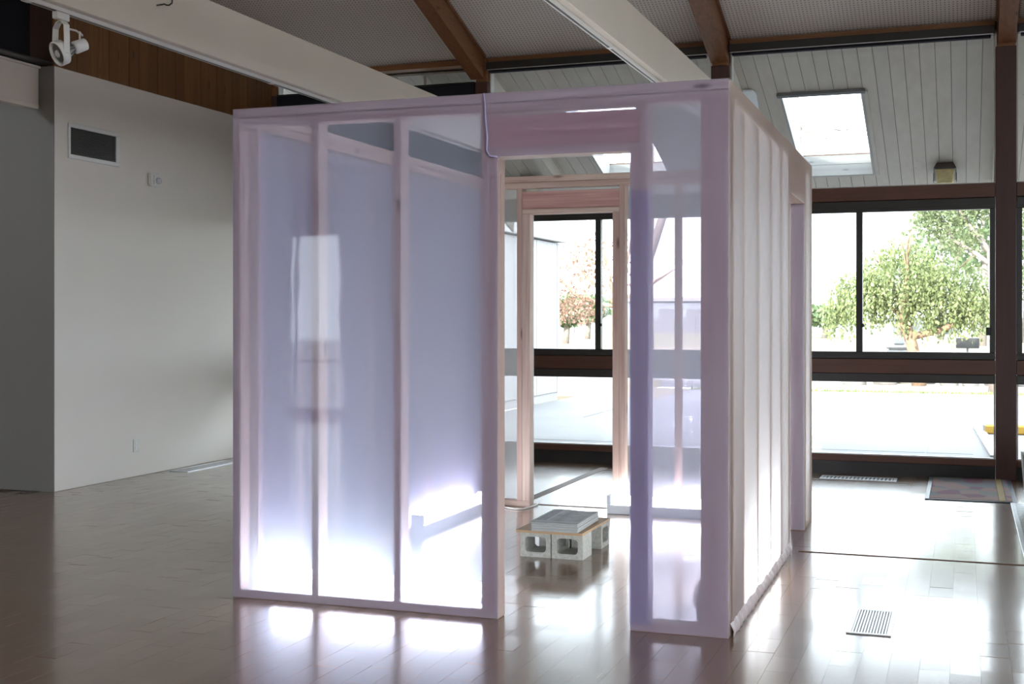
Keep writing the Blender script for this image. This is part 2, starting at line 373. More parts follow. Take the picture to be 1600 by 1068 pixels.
# ---- floor
floor = box('floor', -10.6, XR + 0.1, YB - 0.2, WY + 0.16, -0.15, -0.004, M['floorbase'], kind='structure')
TW, TL = 0.1165, 0.233
def fade(o): o.location = Vector(o.location) - floor.location; return o
tile_me = boxmesh(TW - 0.0008, TL - 0.0008, 0.016, 0.0, M['tile'])
cells = []
ncol0 = int(-7.6 / TW); ncol1 = int(1.6 / TW)
s_, c_ = math.sin(0.34631), math.cos(0.34631)
STR = [('x', 7.712, 0.012), ('x', 8.93, 0.020), ('y', -3.17, 0.035)]
for i in range(ncol0, ncol1):
    cx = (i + 0.5) * TW - 0.0515
    off = random.random() * TL
    y = 2.6 + off - TL
    while y < WY - 0.02:
        y0, y1 = y, min(y + TL, WY - 0.005); y += TL
        if y1 - y0 < 0.03 or y0 < 2.3: continue
        cy = (y0 + y1) / 2
        if cx < WX - 0.1 and cy > 8.2: continue
        xc, zc_ = cx * c_ + cy * s_, -cx * s_ + cy * c_
        if zc_ < 2.5: continue
        px, py = 800 + 1955.6 * xc / zc_, 494.7 + 1955.6 * 1.418 / zc_
        vis = -20 < px < 1620 and py < 1090
        under = -3.5 < cx < -0.95 and 5.5 < cy < 9.0
        cells.append((cx, cy, y1 - y0, (py if vis and not under else 0)))
full = sorted([c for c in cells if abs(c[2] - TL) < 1e-6 and c[3] > 0], key=lambda c: -c[3])[:300]
fullset = set((c[0], c[1]) for c in full)
for cx, cy, L, py in full:
    o = link('floor_tile', tile_me, None, floor, (cx, cy, -0.016)); fade(o)
    o.rotation_euler = (random.gauss(0, 0.0022), random.gauss(0, 0.0022), random.gauss(0, 0.001))
V, F, tones = [], [], []
for cx, cy, L, py in cells:
    if (cx, cy) in fullset: continue
    hx, hy = TW / 2 - 0.0004, L / 2 - 0.0004
    ta, tb = random.gauss(0, 0.0022), random.gauss(0, 0.0022)
    n0 = len(V)
    for (dz, ins) in ((-0.014, 0), (0.0, 0)):
        for (sx, sy) in ((-1, -1), (1, -1), (1, 1), (-1, 1)):
            x, yy = sx * (hx - ins), sy * (hy - ins)
            V.append((cx + x, cy + yy, dz + ta * x + tb * yy))
    for l in (0,):
        for k in range(4): F.append((n0 + l + k, n0 + l + (k + 1) % 4, n0 + l + 4 + (k + 1) % 4, n0 + l + 4 + k))
    F.append((n0 + 4, n0 + 5, n0 + 6, n0 + 7))
    tones += [random.random()] * 5
tf = pydata('floor_tile_field', V, F, M['tilefield'], floor, kind='stuff'); fade(tf)
at = tf.data.attributes.new('tone', 'FLOAT', 'FACE'); at.data.foreach_set('value', tones)
fade(box('floor_slab', -10.5, XR, YB, 2.36, -0.014, 0.0, M['tilefield'], floor))
fade(box('divider_strip', -0.94, 1.6, 7.703, 7.721, -0.003, 0.0035, M['strip'], floor, 0.001))
fade(box('divider_strip', -3.55, -2.35, 8.952, 8.975, -0.003, 0.0035, M['strip'], floor, 0.001))
fade(box('divider_strip', -3.215, -3.14, 8.98, 11.35, -0.003, 0.0035, M['strip'], floor, 0.001))
fade(box('divider_strip', -3.138, -0.4, 11.17, 11.20, -0.003, 0.0035, M['strip'], floor, 0.001))

# ---- left wall
wl = box('wall_left', WX - 0.16, WX, 8.27, WY, 0, 3.447, M['wallpaint'], kind='structure', bev=0.004)
def ch(o, p): o.location = Vector(o.location) - Vector(p.location); return o
for (a, c) in ((-1.30, 4.2), (YB, -2.90)):
    ch(box('wall_section', WX - 0.16, WX, a, c, 0, 3.447, M['wallpaint'], wl), wl)
ch(box('lintel', WX - 0.16, WX, -2.90, -1.30, 2.97, 3.447, M['wallpaint'], wl), wl)
ch(box('cap', WX - 0.16, WX + 0.0, 4.2, 8.27, 3.46, 3.47, M['black'], wl), wl)
# cedar boards above the white wall, each cut to the roof pitch
y = 8.275
while y < WY - 0.05:
    y1 = min(y + 0.138, WY - 0.03)
    d = random.choice([0.0, 0.0, 0.003])
    o = prism('cedar_board', [(y + 0.0015, 3.448), (y1 - 0.0015, 3.448), (y1 - 0.0015, zc(y1) - 0.01), (y + 0.0015, zc(y) - 0.01)], WX - 0.03, WX - 0.008 + d, 0, M['panelwood'], None)
    # move origin to the board so that its grain varies
    o.data.transform(Matrix.Translation((-WX, -y, -3.448))); o.location = (WX, y, 3.448)
    o.parent = wl; ch(o, wl)
    y += 0.138
prism('gable_backing', [(8.27, 3.448), (WY, 3.448), (WY, zc(WY)), (8.27, zc(8.27))], WX - 0.16, WX - 0.031, 0, M['darkwood'], wl, -wl.location)
prism('gable_boards', [(YB, 3.448), (4.2, 3.448), (4.2, zc(4.2)), (RIDGE, zc(RIDGE)), (YB, zc(YB))], WX - 0.16, WX, 0, M['panelwood'], wl, -wl.location)
ch(box('dark_end_board', WX - 0.23, WX - 0.012, 8.252, 8.261, 3.447, 5.1, M['darkwood'], wl), wl)
# return wall facing the camera and header over the wide opening
box('wall_return', -10.3, WX - 0.162, 8.272, 8.40, 0, 3.447, M['shadepaint'], kind='structure')
ch(box('shade_panel', WX - 0.16, WX - 0.001, 8.262, 8.2695, 0, 3.446, M['shadepaint'], wl), wl)  # added sheet putting the same painted shade over the wall's end
hd = box('trim_1', -7.10, -7.06, 4.21, 8.25, 3.135, 3.43, M['beampaint'], kind='structure', bev=0.003)
ch(box('bottom_lip', -7.115, -7.045, 4.21, 8.235, 3.10, 3.134, M['beampaint'], hd, 0.003), hd)
ch(box('top_lip', -7.11, -7.045, 4.21, 8.26, 3.431, 3.45, M['beampaint'], hd, 0.003), hd)
tube('rail', [(-7.055, 4.25, 3.482), (-7.055, 8.22, 3.482)], 0.017, M['steel'], hd, 10, -hd.location)
# shell of the room beyond the openings, and the rest of this room
def shell(name, *a, mat='wallpaint'): return box(name, *a, M[mat], kind='structure')
shell('wall_far_left', -10.6, -10.5, YB, 11.0, 0, 5.2, mat='wallpaint')
shell('wall_void_sheet', -10.5, WX - 0.17, 8.41, 8.5, 3.447, 5.4, mat='blackcloth')  # black sheets stand in for the darkness of the room beyond
shell('wall_void_sheet_side', -7.7, -7.66, 4.25, 8.40, 3.6, 6.0, mat='blackcloth')
# entrance wall of the side room with a tall glazed door
dw = box('wall_entrance', -10.5, -9.9, -5.0, -4.9, 0, 5.0, M['wallpaint'], kind='structure')
ch(box('wall_section', -7.75, WX - 0.16, -5.0, -4.9, 0, 5.0, M['wallpaint'], dw), dw)
ch(box('wall_section', -9.9, -7.75, -5.0, -4.9, 2.64, 5.0, M['darkwood'], dw), dw)
d1 = empty('door_1', (-8.85, -4.95, 0), kind='structure')
for (a, c) in ((-1.05, -0.99), (-0.02, 0.02), (1.04, 1.10)): box('stile', a, c, -0.03, 0.03, 0.0, 2.64, M['bronze'], d1)
for (a, c) in ((0.0, 0.12), (2.56, 2.64)): box('rail', -0.99, 1.04, -0.028, 0.028, a, c, M['bronze'], d1)
box('push_bar', -0.98, 1.03, 0.03, 0.07, 0.76, 0.80, M['bronze'], d1)
box('pane', -0.99, 1.04, -0.004, 0.004, 0.12, 2.56, M['glass'], d1)

# back wall and right wall (out of the frame); right-wall openings are made up to let in fill light
wb = box('wall_back', WX - 0.16, XR, YB - 0.12, YB, 0, 5.6, M['wallpaint'], kind='structure')
wr = box('wall_right', XR, XR + 0.12, YB, WY, 0, 0.3, M['wallpaint'], kind='structure')
for a in ((YB, WY, 4.4, 7.0), (YB, -6.3, 0.3, 4.4), (-3.3, -3.2, 0.3, 4.4), (-0.3, -0.2, 0.3, 4.4), (2.8, WY, 0.3, 4.4)):
    ch(box('wall_section', XR, XR + 0.12, a[0], a[1], a[2], a[3], M['wallpaint'], wr), wr)

# ---- ceiling, roof and rafters
ceil = empty('ceiling', (0, 0, 0), kind='structure')
def slab(name, y0, y1, dz0, dz1, mat, par, x0=-10.7, x1=XR + 0.3):
    prof = [(y0, zc(y0) + dz0), (y1, zc(y1) + dz0), (y1, zc(y1) + dz1), (y0, zc(y0) + dz1)]
    return prism(name, prof, x0, x1, 0, mat, par)
slab('acoustic_board', RIDGE, WY, 0, 0.03, M['acoustic'], ceil)
slab('acoustic_board', YB, RIDGE, 0, 0.03, M['acoustic'], ceil)
slab('roof_deck', RIDGE, WY + 0.1, 0.031, 0.22, M['darkwood'], ceil)
slab('roof_deck', YB - 0.2, RIDGE, 0.031, 0.22, M['darkwood'], ceil)
for (x0, x1) in ((-4.64, -4.50), (-2.225, -2.06), (0.282, 0.428)):
    def rp(dz0, dz1, ye): return [(RIDGE, zc(RIDGE) + dz0), (ye, zc(ye) + dz0), (ye, zc(ye) + dz1), (RIDGE, zc(RIDGE) + dz1)]
    r_ = prism('rafter', rp(-0.235, -0.002, WY - 0.07), x0, x1, 0, M['rafter'], ceil)
    mx_ = (x0 + x1) / 2
    r_.data.transform(Matrix.Translation((-mx_, 0, 0))); r_.location = (mx_, 0, 0)
    for sgn in (-1, 1):
        xa = x0 - 0.022 if sgn < 0 else x1 + 0.002
        prism('cove_strip', rp(-0.03, -0.002, WY - 0.07), xa, xa + 0.02, 0, M['rafter'], ceil)

# ---- white tie beams with lighting track under their near edge
def tie(name, x0, x1, z0, z1, y0, y1):
    b_ = box(name, x0, x1, y0, y1, z0, z1, M['beampaint'], kind='structure', bev=0.004)
    tr = ch(box('track', x0 + 0.012, x0 + 0.052, y0, y1, z0 - 0.022, z0 - 0.001, M['whitemetal'], b_), b_)
    ch(box('track_slot', x0 + 0.024, x0 + 0.040, y0, y1, z0 - 0.0235, z0 - 0.0225, M['black'], b_), b_)
    k = y0 + 1.3
    while k < y1:
        ch(box('track_joint', x0 + 0.010, x0 + 0.054, k, k + 0.05, z0 - 0.025, z0 - 0.002, M['whitemetal'], b_, 0.002), b_); k += 2.44
    return b_
tie('trim_2', -4.61, -4.51, 3.08, 3.43, 1.5, WY - 0.075)
tie('trim_3', -2.15, -2.05, 3.15, 3.47, 1.5, WY - 0.075)

# ---- window wall: posts, rails, windows
POSTS = [(-6.985, -6.885), (-4.60, -4.465), (-2.225, -2.055), (0.262, 0.430), (2.70, 2.86)]
tn = 4
for i, (a, c) in enumerate(POSTS):
    p_ = box('trim_%d' % tn, a, c, WY - 0.065, WY + 0.10, 0.0, 3.765, M['brownpaint_v'], kind='structure', bev=0.004); tn += 1
    ch(box('post_cap', a + 0.01, c - 0.01, WY - 0.06, WY + 0.09, 3.766, 4.0, M['trimwood'], p_), p_)
    ch(box('edge_bead', a - 0.014, a - 0.001, WY + 0.0, WY + 0.09, 2.60, 3.93, M['whitemetal'], p_), p_)
    ch(box('edge_bead', c + 0.001, c + 0.014, WY + 0.0, WY + 0.09, 2.60, 3.93, M['whitemetal'], p_), p_)
wn = 1
BAYS = [(-6.884, -4.601, True), (-4.464, -2.226, False), (-2.054, 0.261, False), (0.431, 2.699, False)]
for bi, (a, c, blk) in enumerate(BAYS):
    a += 0.002; c -= 0.002
    for (z0, z1, mt, d) in ((2.462, 2.583, 'brownpaint', 0.05), (0.912, 1.040, 'brownpaint', 0.045), (0.116, 0.176, 'brownpaint', 0.05), (3.942, 3.999, 'trimwood', 0.06)):
        box('trim_%d' % tn, a, c, WY - d, WY + 0.08, z0, z1, M[mt], kind='structure', bev=0.003); tn += 1
    box('baseboard_%d' % (bi + 1), a, c, WY - 0.02, WY + 0.08, 0.0, 0.114, M['black'], kind='structure')
    mid = (a + c) / 2 + 0.01
    # sliding window
    w_ = empty('window_%d' % wn, (mid, WY, 1.041), kind='structure'); wn += 1
    ax, cx = a - mid, c - mid
    box('head_frame', ax, cx, -0.03, 0.05, 1.32, 1.419, M['bronze'], w_, 0.004)
    box('head_track', ax, cx, -0.04, -0.031, 1.352, 1.372, M['bronze'], w_)
    box('sill_frame', ax, cx, -0.03, 0.05, 0.0, 0.064, M['bronze'], w_, 0.004)
    box('sill_track', ax, cx, -0.042, -0.031, 0.012, 0.03, M['bronze'], w_)
    box('jamb_frame', ax, ax + 0.045, -0.03, 0.05, 0.064, 1.32, M['bronze'], w_, 0.003)
    box('jamb_frame', cx - 0.045, cx, -0.03, 0.05, 0.064, 1.32, M['bronze'], w_, 0.003)
    box('mullion', -0.028, 0.028, -0.025, 0.045, 0.064, 1.32, M['bronze'], w_, 0.003)
    box('pane', ax + 0.045, -0.028, 0.012, 0.018, 0.064, 1.32, M['glass'], w_)
    box('pane', 0.028, cx - 0.045, -0.006, 0.0, 0.064, 1.32, M['glass'], w_)
    la = box('latch', cx - 0.075, cx - 0.035, -0.052, -0.031, 0.215, 0.285, M['black'], w_, 0.004)
    kn = lathe('knob', [(0.012, 0), (0.017, 0.01), (0.017, 0.03), (0.01, 0.036)], M['black'], w_, 12, Matrix.Rotation(R(90), 4, 'X'), (0.03, -0.026, 0.30))
    # fixed low window
    w_ = empty('window_%d' % wn, (mid, WY, 0.177), kind='structure'); wn += 1
    box('head_frame', ax, cx, -0.03, 0.05, 0.655, 0.733, M['bronze'], w_, 0.004)
    box('jamb_bead', ax, ax + 0.012, -0.01, 0.03, 0.0, 0.655, M['whitemetal'], w_)
    box('jamb_bead', cx - 0.012, cx, -0.01, 0.03, 0.0, 0.655, M['whitemetal'], w_)
    box('pane', ax + 0.012, cx - 0.012, 0.008, 0.014, 0.004, 0.655, M['glass'], w_)
    box('sill_bead', ax, cx, -0.02, 0.006, 0.0, 0.008, M['metal'], w_)
    # clerestory above the header
    w_ = empty('window_%d' % wn, (mid, WY, 2.584), kind='structure'); wn += 1
    box('pane', ax, cx, 0.03, 0.036, 0.0, 1.357, M['glass'], w_)
    box('bottom_bead', ax, cx, 0.0, 0.029, 0.0, 0.012, M['whitemetal'], w_)
    # black blind
    if blk:
        bl = empty('blackout_board', (mid, WY - 0.03, 2.60), label='black blackout board in the clerestory beside the cedar wall', cat='blind')
        box('board', ax + 0.01, cx - 0.01, -0.012, 0.012, 0.0, 1.16, M['blackcloth'], bl)
        box('top_batten', ax + 0.01, cx - 0.01, -0.016, 0.016, 1.161, 1.175, M['black'], bl)
    else:
        lab = {1: 'long black roller blind box under the ceiling between the two nearer rafters', 2: 'black roller blind box above the clerestory with the skylight and lamp', 3: 'black roller blind box at the far right behind the brown post'}[bi]
        bl = empty('roller_blind', (mid, WY - 0.09, 3.84), label=lab, cat='blind', group='roller blind boxes along the window wall')
        box('cassette', ax + 0.003, cx - 0.003, -0.05, 0.045, 0.022, 0.099, M['bronze'], bl, 0.006)
        box('rolled_cloth', ax + 0.03, cx - 0.035, -0.03, 0.03, -0.002, 0.021, M['blackcloth'], bl, 0.006)
        box('bottom_bar', ax + 0.02, cx - 0.02, -0.052, -0.0505, 0.018, 0.026, M['metal'], bl)

# ---- planked soffit outside, with two skylights
YS0, YS1 = WY + 0.12, 15.45
def zs(y): return 3.95 - K * (y - WY)
soffit = empty('ceiling_soffit', (0, 0, 0), kind='structure')
SKY = [(-1.735, -0.925, 12.68, 14.52), (-4.01, -3.20, 12.68, 14.52)]
PW = 0.136
def plank(x0, x1, y0, y1):
    dz = random.uniform(0, 0.004)
    V = []
    for (yy) in (y0, y1):
        for (xx) in (x0 + 0.0022, x1 - 0.0022):
            for t in (0, 0.02): V.append((xx - x0, yy - y0, zs(yy) - zs(y0) + t + dz))
    F = [(0, 2, 6, 4), (1, 5, 7, 3), (0, 1, 3, 2), (4, 6, 7, 5), (0, 4, 5, 1), (2, 3, 7, 6)]
    return pydata('soffit_plank', V, F, M['soffit'], soffit, (x0, y0, zs(y0)))
x = -5.55 - 0.136 * 11
px_cuts = [x + PW * i for i in range(int((3.0 - x) / PW) + 1)]
for x0 in px_cuts:
    x1 = x0 + PW
    spans = [(YS0, YS1)]
    hit = [s for s in SKY if x1 > s[0] + 0.01 and x0 < s[1] - 0.01]
    if not hit: plank(x0, x1, YS0, YS1); continue
    s = hit[0]
    plank(x0, x1, YS0, s[2]); plank(x0, x1, s[3], YS1)
    if x0 < s[0] - 0.004: plank(x0, s[0], s[2], s[3])
    if x1 > s[1] + 0.004: plank(s[1], x1, s[2], s[3])
# roof sheet over the soffit, in strips around the skylights
def roofstrip(x0, x1, y0, y1):
    prism('roof_sheet', [(y0, zs(y0) + 0.026), (y1, zs(y1) + 0.026), (y1, zs(y1) + 0.24), (y0, zs(y0) + 0.24)], x0, x1, 0, M['darkwood'], soffit)
xs = [-7.05, SKY[1][0], SKY[1][1], SKY[0][0], SKY[0][1], 3.6]
for i in range(5):
    if i in (1, 3):
        roofstrip(xs[i], xs[i + 1], WY + 0.1, 12.68); roofstrip(xs[i], xs[i + 1], 14.52, YS1)
    else: roofstrip(xs[i], xs[i + 1], WY + 0.1, YS1)
prism('eave_board', [(YS1, zs(YS1) - 0.01), (YS1 + 0.03, zs(YS1) - 0.02), (YS1 + 0.03, zs(YS1) + 0.26), (YS1, zs(YS1) + 0.26)], -7.04, 3.6, 0, M['siding'], soffit)
for (x0, x1) in ((-4.62, -4.50), (-2.215, -2.085), (0.29, 0.42), (2.72, 2.84)):
    r_ = prism('outer_rafter', [(YS0, zs(YS0) - 0.16), (14.8, zs(14.8) - 0.16), (14.8, zs(14.8) - 0.001), (YS0, zs(YS0) - 0.001)], x0, x1, 0, M['soffit'], soffit)
V = [(xx, yy, zs(yy) + h_) for xx in (-5.24, -5.21) for yy in (YS0, 14.52) for h_ in (-0.55, -0.004)]
pydata('end_board', V, [(0, 1, 3, 2), (4, 6, 7, 5), (0, 4, 5, 1), (2, 3, 7, 6), (0, 2, 6, 4), (1, 5, 7, 3)], M['soffit'], soffit)
for i, s in enumerate(SKY):
    x0, x1, y0, y1 = s
    sk = empty('window_%d' % wn, (x0, y0, zs(y0)), kind='structure'); wn += 1
    def q(xx, yy, h): return (xx - x0, yy - y0, zs(yy) - zs(y0) + h)
    hgt = 0.21; t = 0.025
    def slabq(name, xa, xb, ya, yb, h0, h1, mat):
        V = [q(xa, ya, h0), q(xb, ya, h0), q(xb, yb, h0), q(xa, yb, h0), q(xa, ya, h1), q(xb, ya, h1), q(xb, yb, h1), q(xa, yb, h1)]
        return pydata(name, V, [(3, 2, 1, 0), (4, 5, 6, 7), (0, 1, 5, 4), (1, 2, 6, 5), (2, 3, 7, 6), (3, 0, 4, 7)], mat, sk)
    slabq('well_side', x0, x0 + t, y0, y1, -0.015, hgt, M['well'])
    slabq('well_side', x1 - t, x1, y0, y1, -0.015, hgt, M['well'])
    slabq('well_head', x0 + t, x1 - t, y0, y0 + t, -0.015, hgt, M['greywall'])
    slabq('well_foot', x0 + t, x1 - t, y1 - t, y1, -0.015, hgt * 0.5, M['weathered'])
    slabq('well_foot', x0 + t, x1 - t, y1 - t, y1, hgt * 0.5 + 0.004, hgt, M['weathered'])
    slabq('pane', x0 - 0.02, x1 + 0.02, y0 - 0.02, y1 + 0.02, hgt + 0.005, hgt + 0.012, M['glass'])
    slabq('trim_head', x0 - 0.02, x1 + 0.02, y0 - 0.045, y0 - 0.001, -0.03, 0.0, M['greywall'])
    slabq('trim_side', x0 - 0.03, x0 - 0.001, y0, y1, -0.012, 0.0, M['soffit'])
    slabq('trim_side', x1 + 0.001, x1 + 0.04, y0, y1, -0.012, 0.0, M['soffit'])
    slabq('trim_foot', x0 - 0.02, x1 + 0.04, y1 + 0.001, y1 + 0.035, -0.012, 0.0, M['soffit'])

# ================================================================== THE PAVILION
CAB = empty('stud_pavilion', (-0.9743, 5.5088, 0.0), R(0.435), label='lavender film-wrapped timber stud pavilion with open doorways on the parquet floor', cat='pavilion')
CW, CL, CH, T, D = 2.506, 3.424, 2.467, 0.041, 0.089
def cb(name, u0, u1, v0, v1, z0, z1, mat, bev=0.002): return box(name, u0, u1, v0, v1, z0, z1, M[mat], CAB, bev)
Z1, Z2, ZB = 2.378, 2.4225, 0.044
# bottom plates
cb('bottom_plate', -CW, -1.081, 0, D, 0, ZB, 'plate'); cb('bottom_plate', -0.443, 0, 0, D, 0, ZB, 'plate')
cb('bottom_plate', -CW, -2.044, CL - D, CL, 0, ZB, 'plate'); cb('bottom_plate', -1.409, 0, CL - D, CL, 0, ZB, 'plate')
cb('bottom_plate', -D, 0, D + 0.002, 2.19, 0, ZB, 'plate_y'); cb('bottom_plate', -D, 0, 2.96, CL - D - 0.002, 0, ZB, 'plate_y')
cb('bottom_plate', -CW, -CW + D, D + 0.002, CL - D - 0.002, 0, ZB, 'plate_y')
# double top plates, lapped at the corners
cb('top_plate', -CW, 0, 0, D, Z1, Z2 - 0.003, 'plate'); cb('top_plate', -CW, 0, CL - D, CL, Z1, Z2 - 0.003, 'plate')
cb('top_plate', -D, 0, D + 0.002, CL - D - 0.002, Z1, Z2 - 0.003, 'plate_y'); cb('top_plate', -CW, -CW + D, D + 0.002, CL - D - 0.002, Z1, Z2 - 0.003, 'plate_y')
cb('top_plate', -CW + D + 0.002, 0, 0, D, Z2, CH, 'plate'); cb('top_plate', -CW + D + 0.002, -D - 0.002, CL - D, CL, Z2, CH, 'plate')
cb('top_plate', -D, 0, D + 0.002, CL, Z2, CH, 'plate_y'); cb('top_plate', -CW, -CW + D, 0, CL, Z2, CH, 'plate_y')
def fstud(u, v0=0.0, w=T, z0=ZB, z1=Z1, name='stud', mat='stud'): return cb(name, u, u + w, v0, v0 + D, z0, z1, mat)
def sstud(v, u0, w=T, z0=ZB, z1=Z1, name='stud'): return cb(name, u0, u0 + D, v, v + w, z0, z1, 'stud')
# front wall
for u in (-CW, -2.062, -1.618): fstud(u)
fstud(-1.164); fstud(-1.122, z1=2.169, name='trimmer')
fstud(-0.484 + 0.041, z1=2.169, name='trimmer'); fstud(-0.401); fstud(-0.123)
cb('corner_post', -0.081, -0.001, 0.001, T, ZB, Z1, 'stud')
cb('header', -1.122, -0.402, 0.006, 0.044, 2.211, 2.358, 'header'); cb('header_sill', -1.122, -0.402, 0, D, 2.170, 2.210, 'plate')
# back wall
fstud(-CW, CL - D); fstud(-2.147, CL - D); fstud(-2.105, CL - D, 0.060, z1=2.183, name='trimmer')
fstud(-1.409, CL - D, 0.050, z1=2.183, name='trimmer'); fstud(-1.358, CL - D)
for u in (-0.95, -0.51, -T): fstud(u, CL - D)
cb('header', -2.105, -1.359, CL - D + 0.004, CL - D + 0.042, 2.223, 2.352, 'header'); cb('header_sill', -2.105, -1.359, CL - D, CL, 2.184, 2.222, 'plate')
# right wall
for v in (0.092, 0.385, 0.84, 1.31, 1.745): sstud(v, -D)
sstud(2.108, -D); sstud(2.150, -D, z1=2.169, name='trimmer'); sstud(2.96, -D, z1=2.169, name='trimmer'); sstud(3.002, -D); sstud(CL - D - T - 0.002, -D)
cb('header', -0.05, -0.008, 2.150, 3.000, 2.211, 2.372, 'header_y'); cb('header_sill', -D, 0, 2.150, 3.000, 2.170, 2.210, 'plate_y')
# left wall
for v in (0.092, 0.50, 0.94, 1.38, 1.82, 2.26, 2.70, CL - D - T - 0.002): sstud(v, -CW)
# film sheets, gently buckled
def sheet(u0, u1, z0, z1, plane, pos, mat, name='film_sheet', amp=0.0007):
    L = u1 - u0; nu = max(2, int(L / 0.06)); nz = max(2, int((z1 - z0) / 0.08))
    V, F = [], []
    ph = random.random() * 9
    amp = amp if mat == 'film' else amp * 0.4
    sg = -1 if (plane == 'v' and pos < 0) or (plane == 'u' and pos < -1) else 1
    for j in range(nz + 1):
        for i in range(nu + 1):
            uu = L * i / nu; zz = (z1 - z0) * j / nz
            w = amp * (math.sin(uu * 9 + ph + 0.7 * math.sin(zz * 2.1)) * 0.5 + 0.5) * min(1, i, nu - i) * min(1, j, nz - j)
            V.append((uu, sg * w, zz) if plane == 'v' else (sg * w, uu, zz))
    for j in range(nz):
        for i in range(nu):
            a = j * (nu + 1) + i; F.append((a, a + 1, a + nu + 2, a + nu + 1))
    return pydata(name, V, F, M[mat], CAB, (u0, pos, z0) if plane == 'v' else (pos, u0, z0), True)
e = 0.003
sheet(-CW - e, -1.079, 0.002, CH + 0.002, 'v', -e, 'film')
sheet(-1.079, -0.445, 2.168, CH + 0.002, 'v', -e, 'film')
sheet(-0.445, e, 0.002, CH + 0.002, 'v', -e, 'film')
sheet(-0.447, -0.34, 0.03, 1.99, 'v', -e - 0.004, 'film', 'film_overlap')
sheet(-CW - e, -2.042, 0.002, CH + 0.002, 'v', CL + e, 'film_side')
sheet(-2.042, -1.411, 2.183, CH + 0.002, 'v', CL + e, 'film_side')
sheet(-1.411, e, 0.002, CH + 0.002, 'v', CL + e, 'film_side')
sheet(-e, 2.192, 0.002, CH + 0.002, 'u', e, 'film_right')
sheet(2.192, 2.958, 2.168, CH + 0.002, 'u', e, 'film_right')
sheet(2.958, CL + e, 0.002, CH + 0.002, 'u', e, 'film_right')
sheet(-e, CL + e, 0.002, CH + 0.002, 'u', -CW - e, 'film_left')
sheet(D + 0.01, CL - D - 0.01, 0.05, 2.36, 'u', -CW + D + 0.004, 'film_inner')
# film folded round the door reveals
sheet(-e, 0.085, 0.004, 2.166, 'u', -1.081 + 0.0035, 'film_right', 'film_return', 0.010)
sheet(-0.085, e, 0.004, 2.166, 'v', 2.96 - 0.0045, 'film_inner', 'film_return', 0.004)
sheet(-1.079, -0.445, 2.152, 2.168, 'v', 0.004, 'film_side', 'film_return', 0.001)
# torn film bunched along the foot of the right wall, and a cord of film tied at the door corner
def ruffle(name, a, bnd, zt, mat):
    V, F = [], []
    n = 70
    for i in range(n + 1):
        t = a + (bnd - a) * i / n
        w = 0.012 + 0.006 * math.sin(i * 1.7) + random.uniform(0, 0.005)
        V += [(0.004, t, zt + random.uniform(-0.006, 0.01)), (0.004 + w, t, zt * 0.5 + random.uniform(-0.004, 0.004)), (0.006 + w * 0.7, t, 0.003)]
        if i < n:
            k = 3 * i
            F += [(k, k + 3, k + 4, k + 1), (k + 1, k + 4, k + 5, k + 2)]
    return pydata(name, V, F, mat, CAB, (0, 0, 0), True)
M['ruffle'] = plain('bunched film', (0.50, 0.40, 0.39), 0.5, 0.15, 30)
ruffle('film_hem', 0.02, 2.18, 0.055, M['ruffle'])
M['cordfilm'] = plain('twisted film', (0.42, 0.40, 0.66), 0.35, 0.1)
tube('film_cord', [(-1.150, -0.008, 2.468), (-1.142, -0.01, 2.42), (-1.140, -0.01, 2.35), (-1.131, -0.01, 2.26), (-1.134, -0.01, 2.20), (-1.118, -0.01, 2.172), (-1.08, -0.01, 2.166)], 0.0045, M['cordfilm'], CAB, 6)
# crumpled film end beside the right door
lathe('film_knot', [(0.004, 0), (0.018, 0.03), (0.022, 0.06), (0.012, 0.10), (0.003, 0.12)], M['film_side'], CAB, 9, None, (-0.15, 0.06, 0.10))

# ---- light strips inside
def led(name, u, v, length, along, label):
    # along 'u' or 'v' in pavilion axes
    m4 = Matrix.Translation(CAB.location) @ Matrix.Rotation(R(0.435), 4, 'Z')
    p = m4 @ Vector((u, v, 0))
    e_ = empty(name, p, R(0.435) + (0 if along == 'u' else R(90)), label=label, cat='light fixture', group='fluorescent strips on the pavilion floor')
    box('housing', 0, length, -0.05, 0.05, 0.0, 0.066, M['lampwhite'], e_, 0.004)
    prof = [(-0.030, 0.067), (0.030, 0.067), (0.030, 0.100), (0.020, 0.124), (0.0, 0.130), (-0.020, 0.124), (-0.030, 0.100)]
    prism('diffuser', prof, 0.03, length - 0.03, 0, M['led'], e_)
    box('end_cap', -0.004, 0.029, -0.04, 0.04, 0.067, 0.132, M['lampwhite'], e_, 0.003)
    box('end_cap', length - 0.029, length + 0.004, -0.04, 0.04, 0.067, 0.132, M['lampwhite'], e_, 0.003)
    return e_
led('strip_light', -2.40, 0.17, 1.22, 'u', 'lit white strip light behind the film of the front left wall')
led('strip_light', -2.34, 1.92, 1.22, 'v', 'lit white strip light along the far left wall, seen slanting through film')
led('strip_light', -1.42, CL - D - 0.07, 0.92, 'u', 'lit white strip light at the foot of the back wall beside the doorway')
led('strip_light', -0.20, 0.55, 1.22, 'v', 'lit white strip light glowing behind the right-hand film wall')

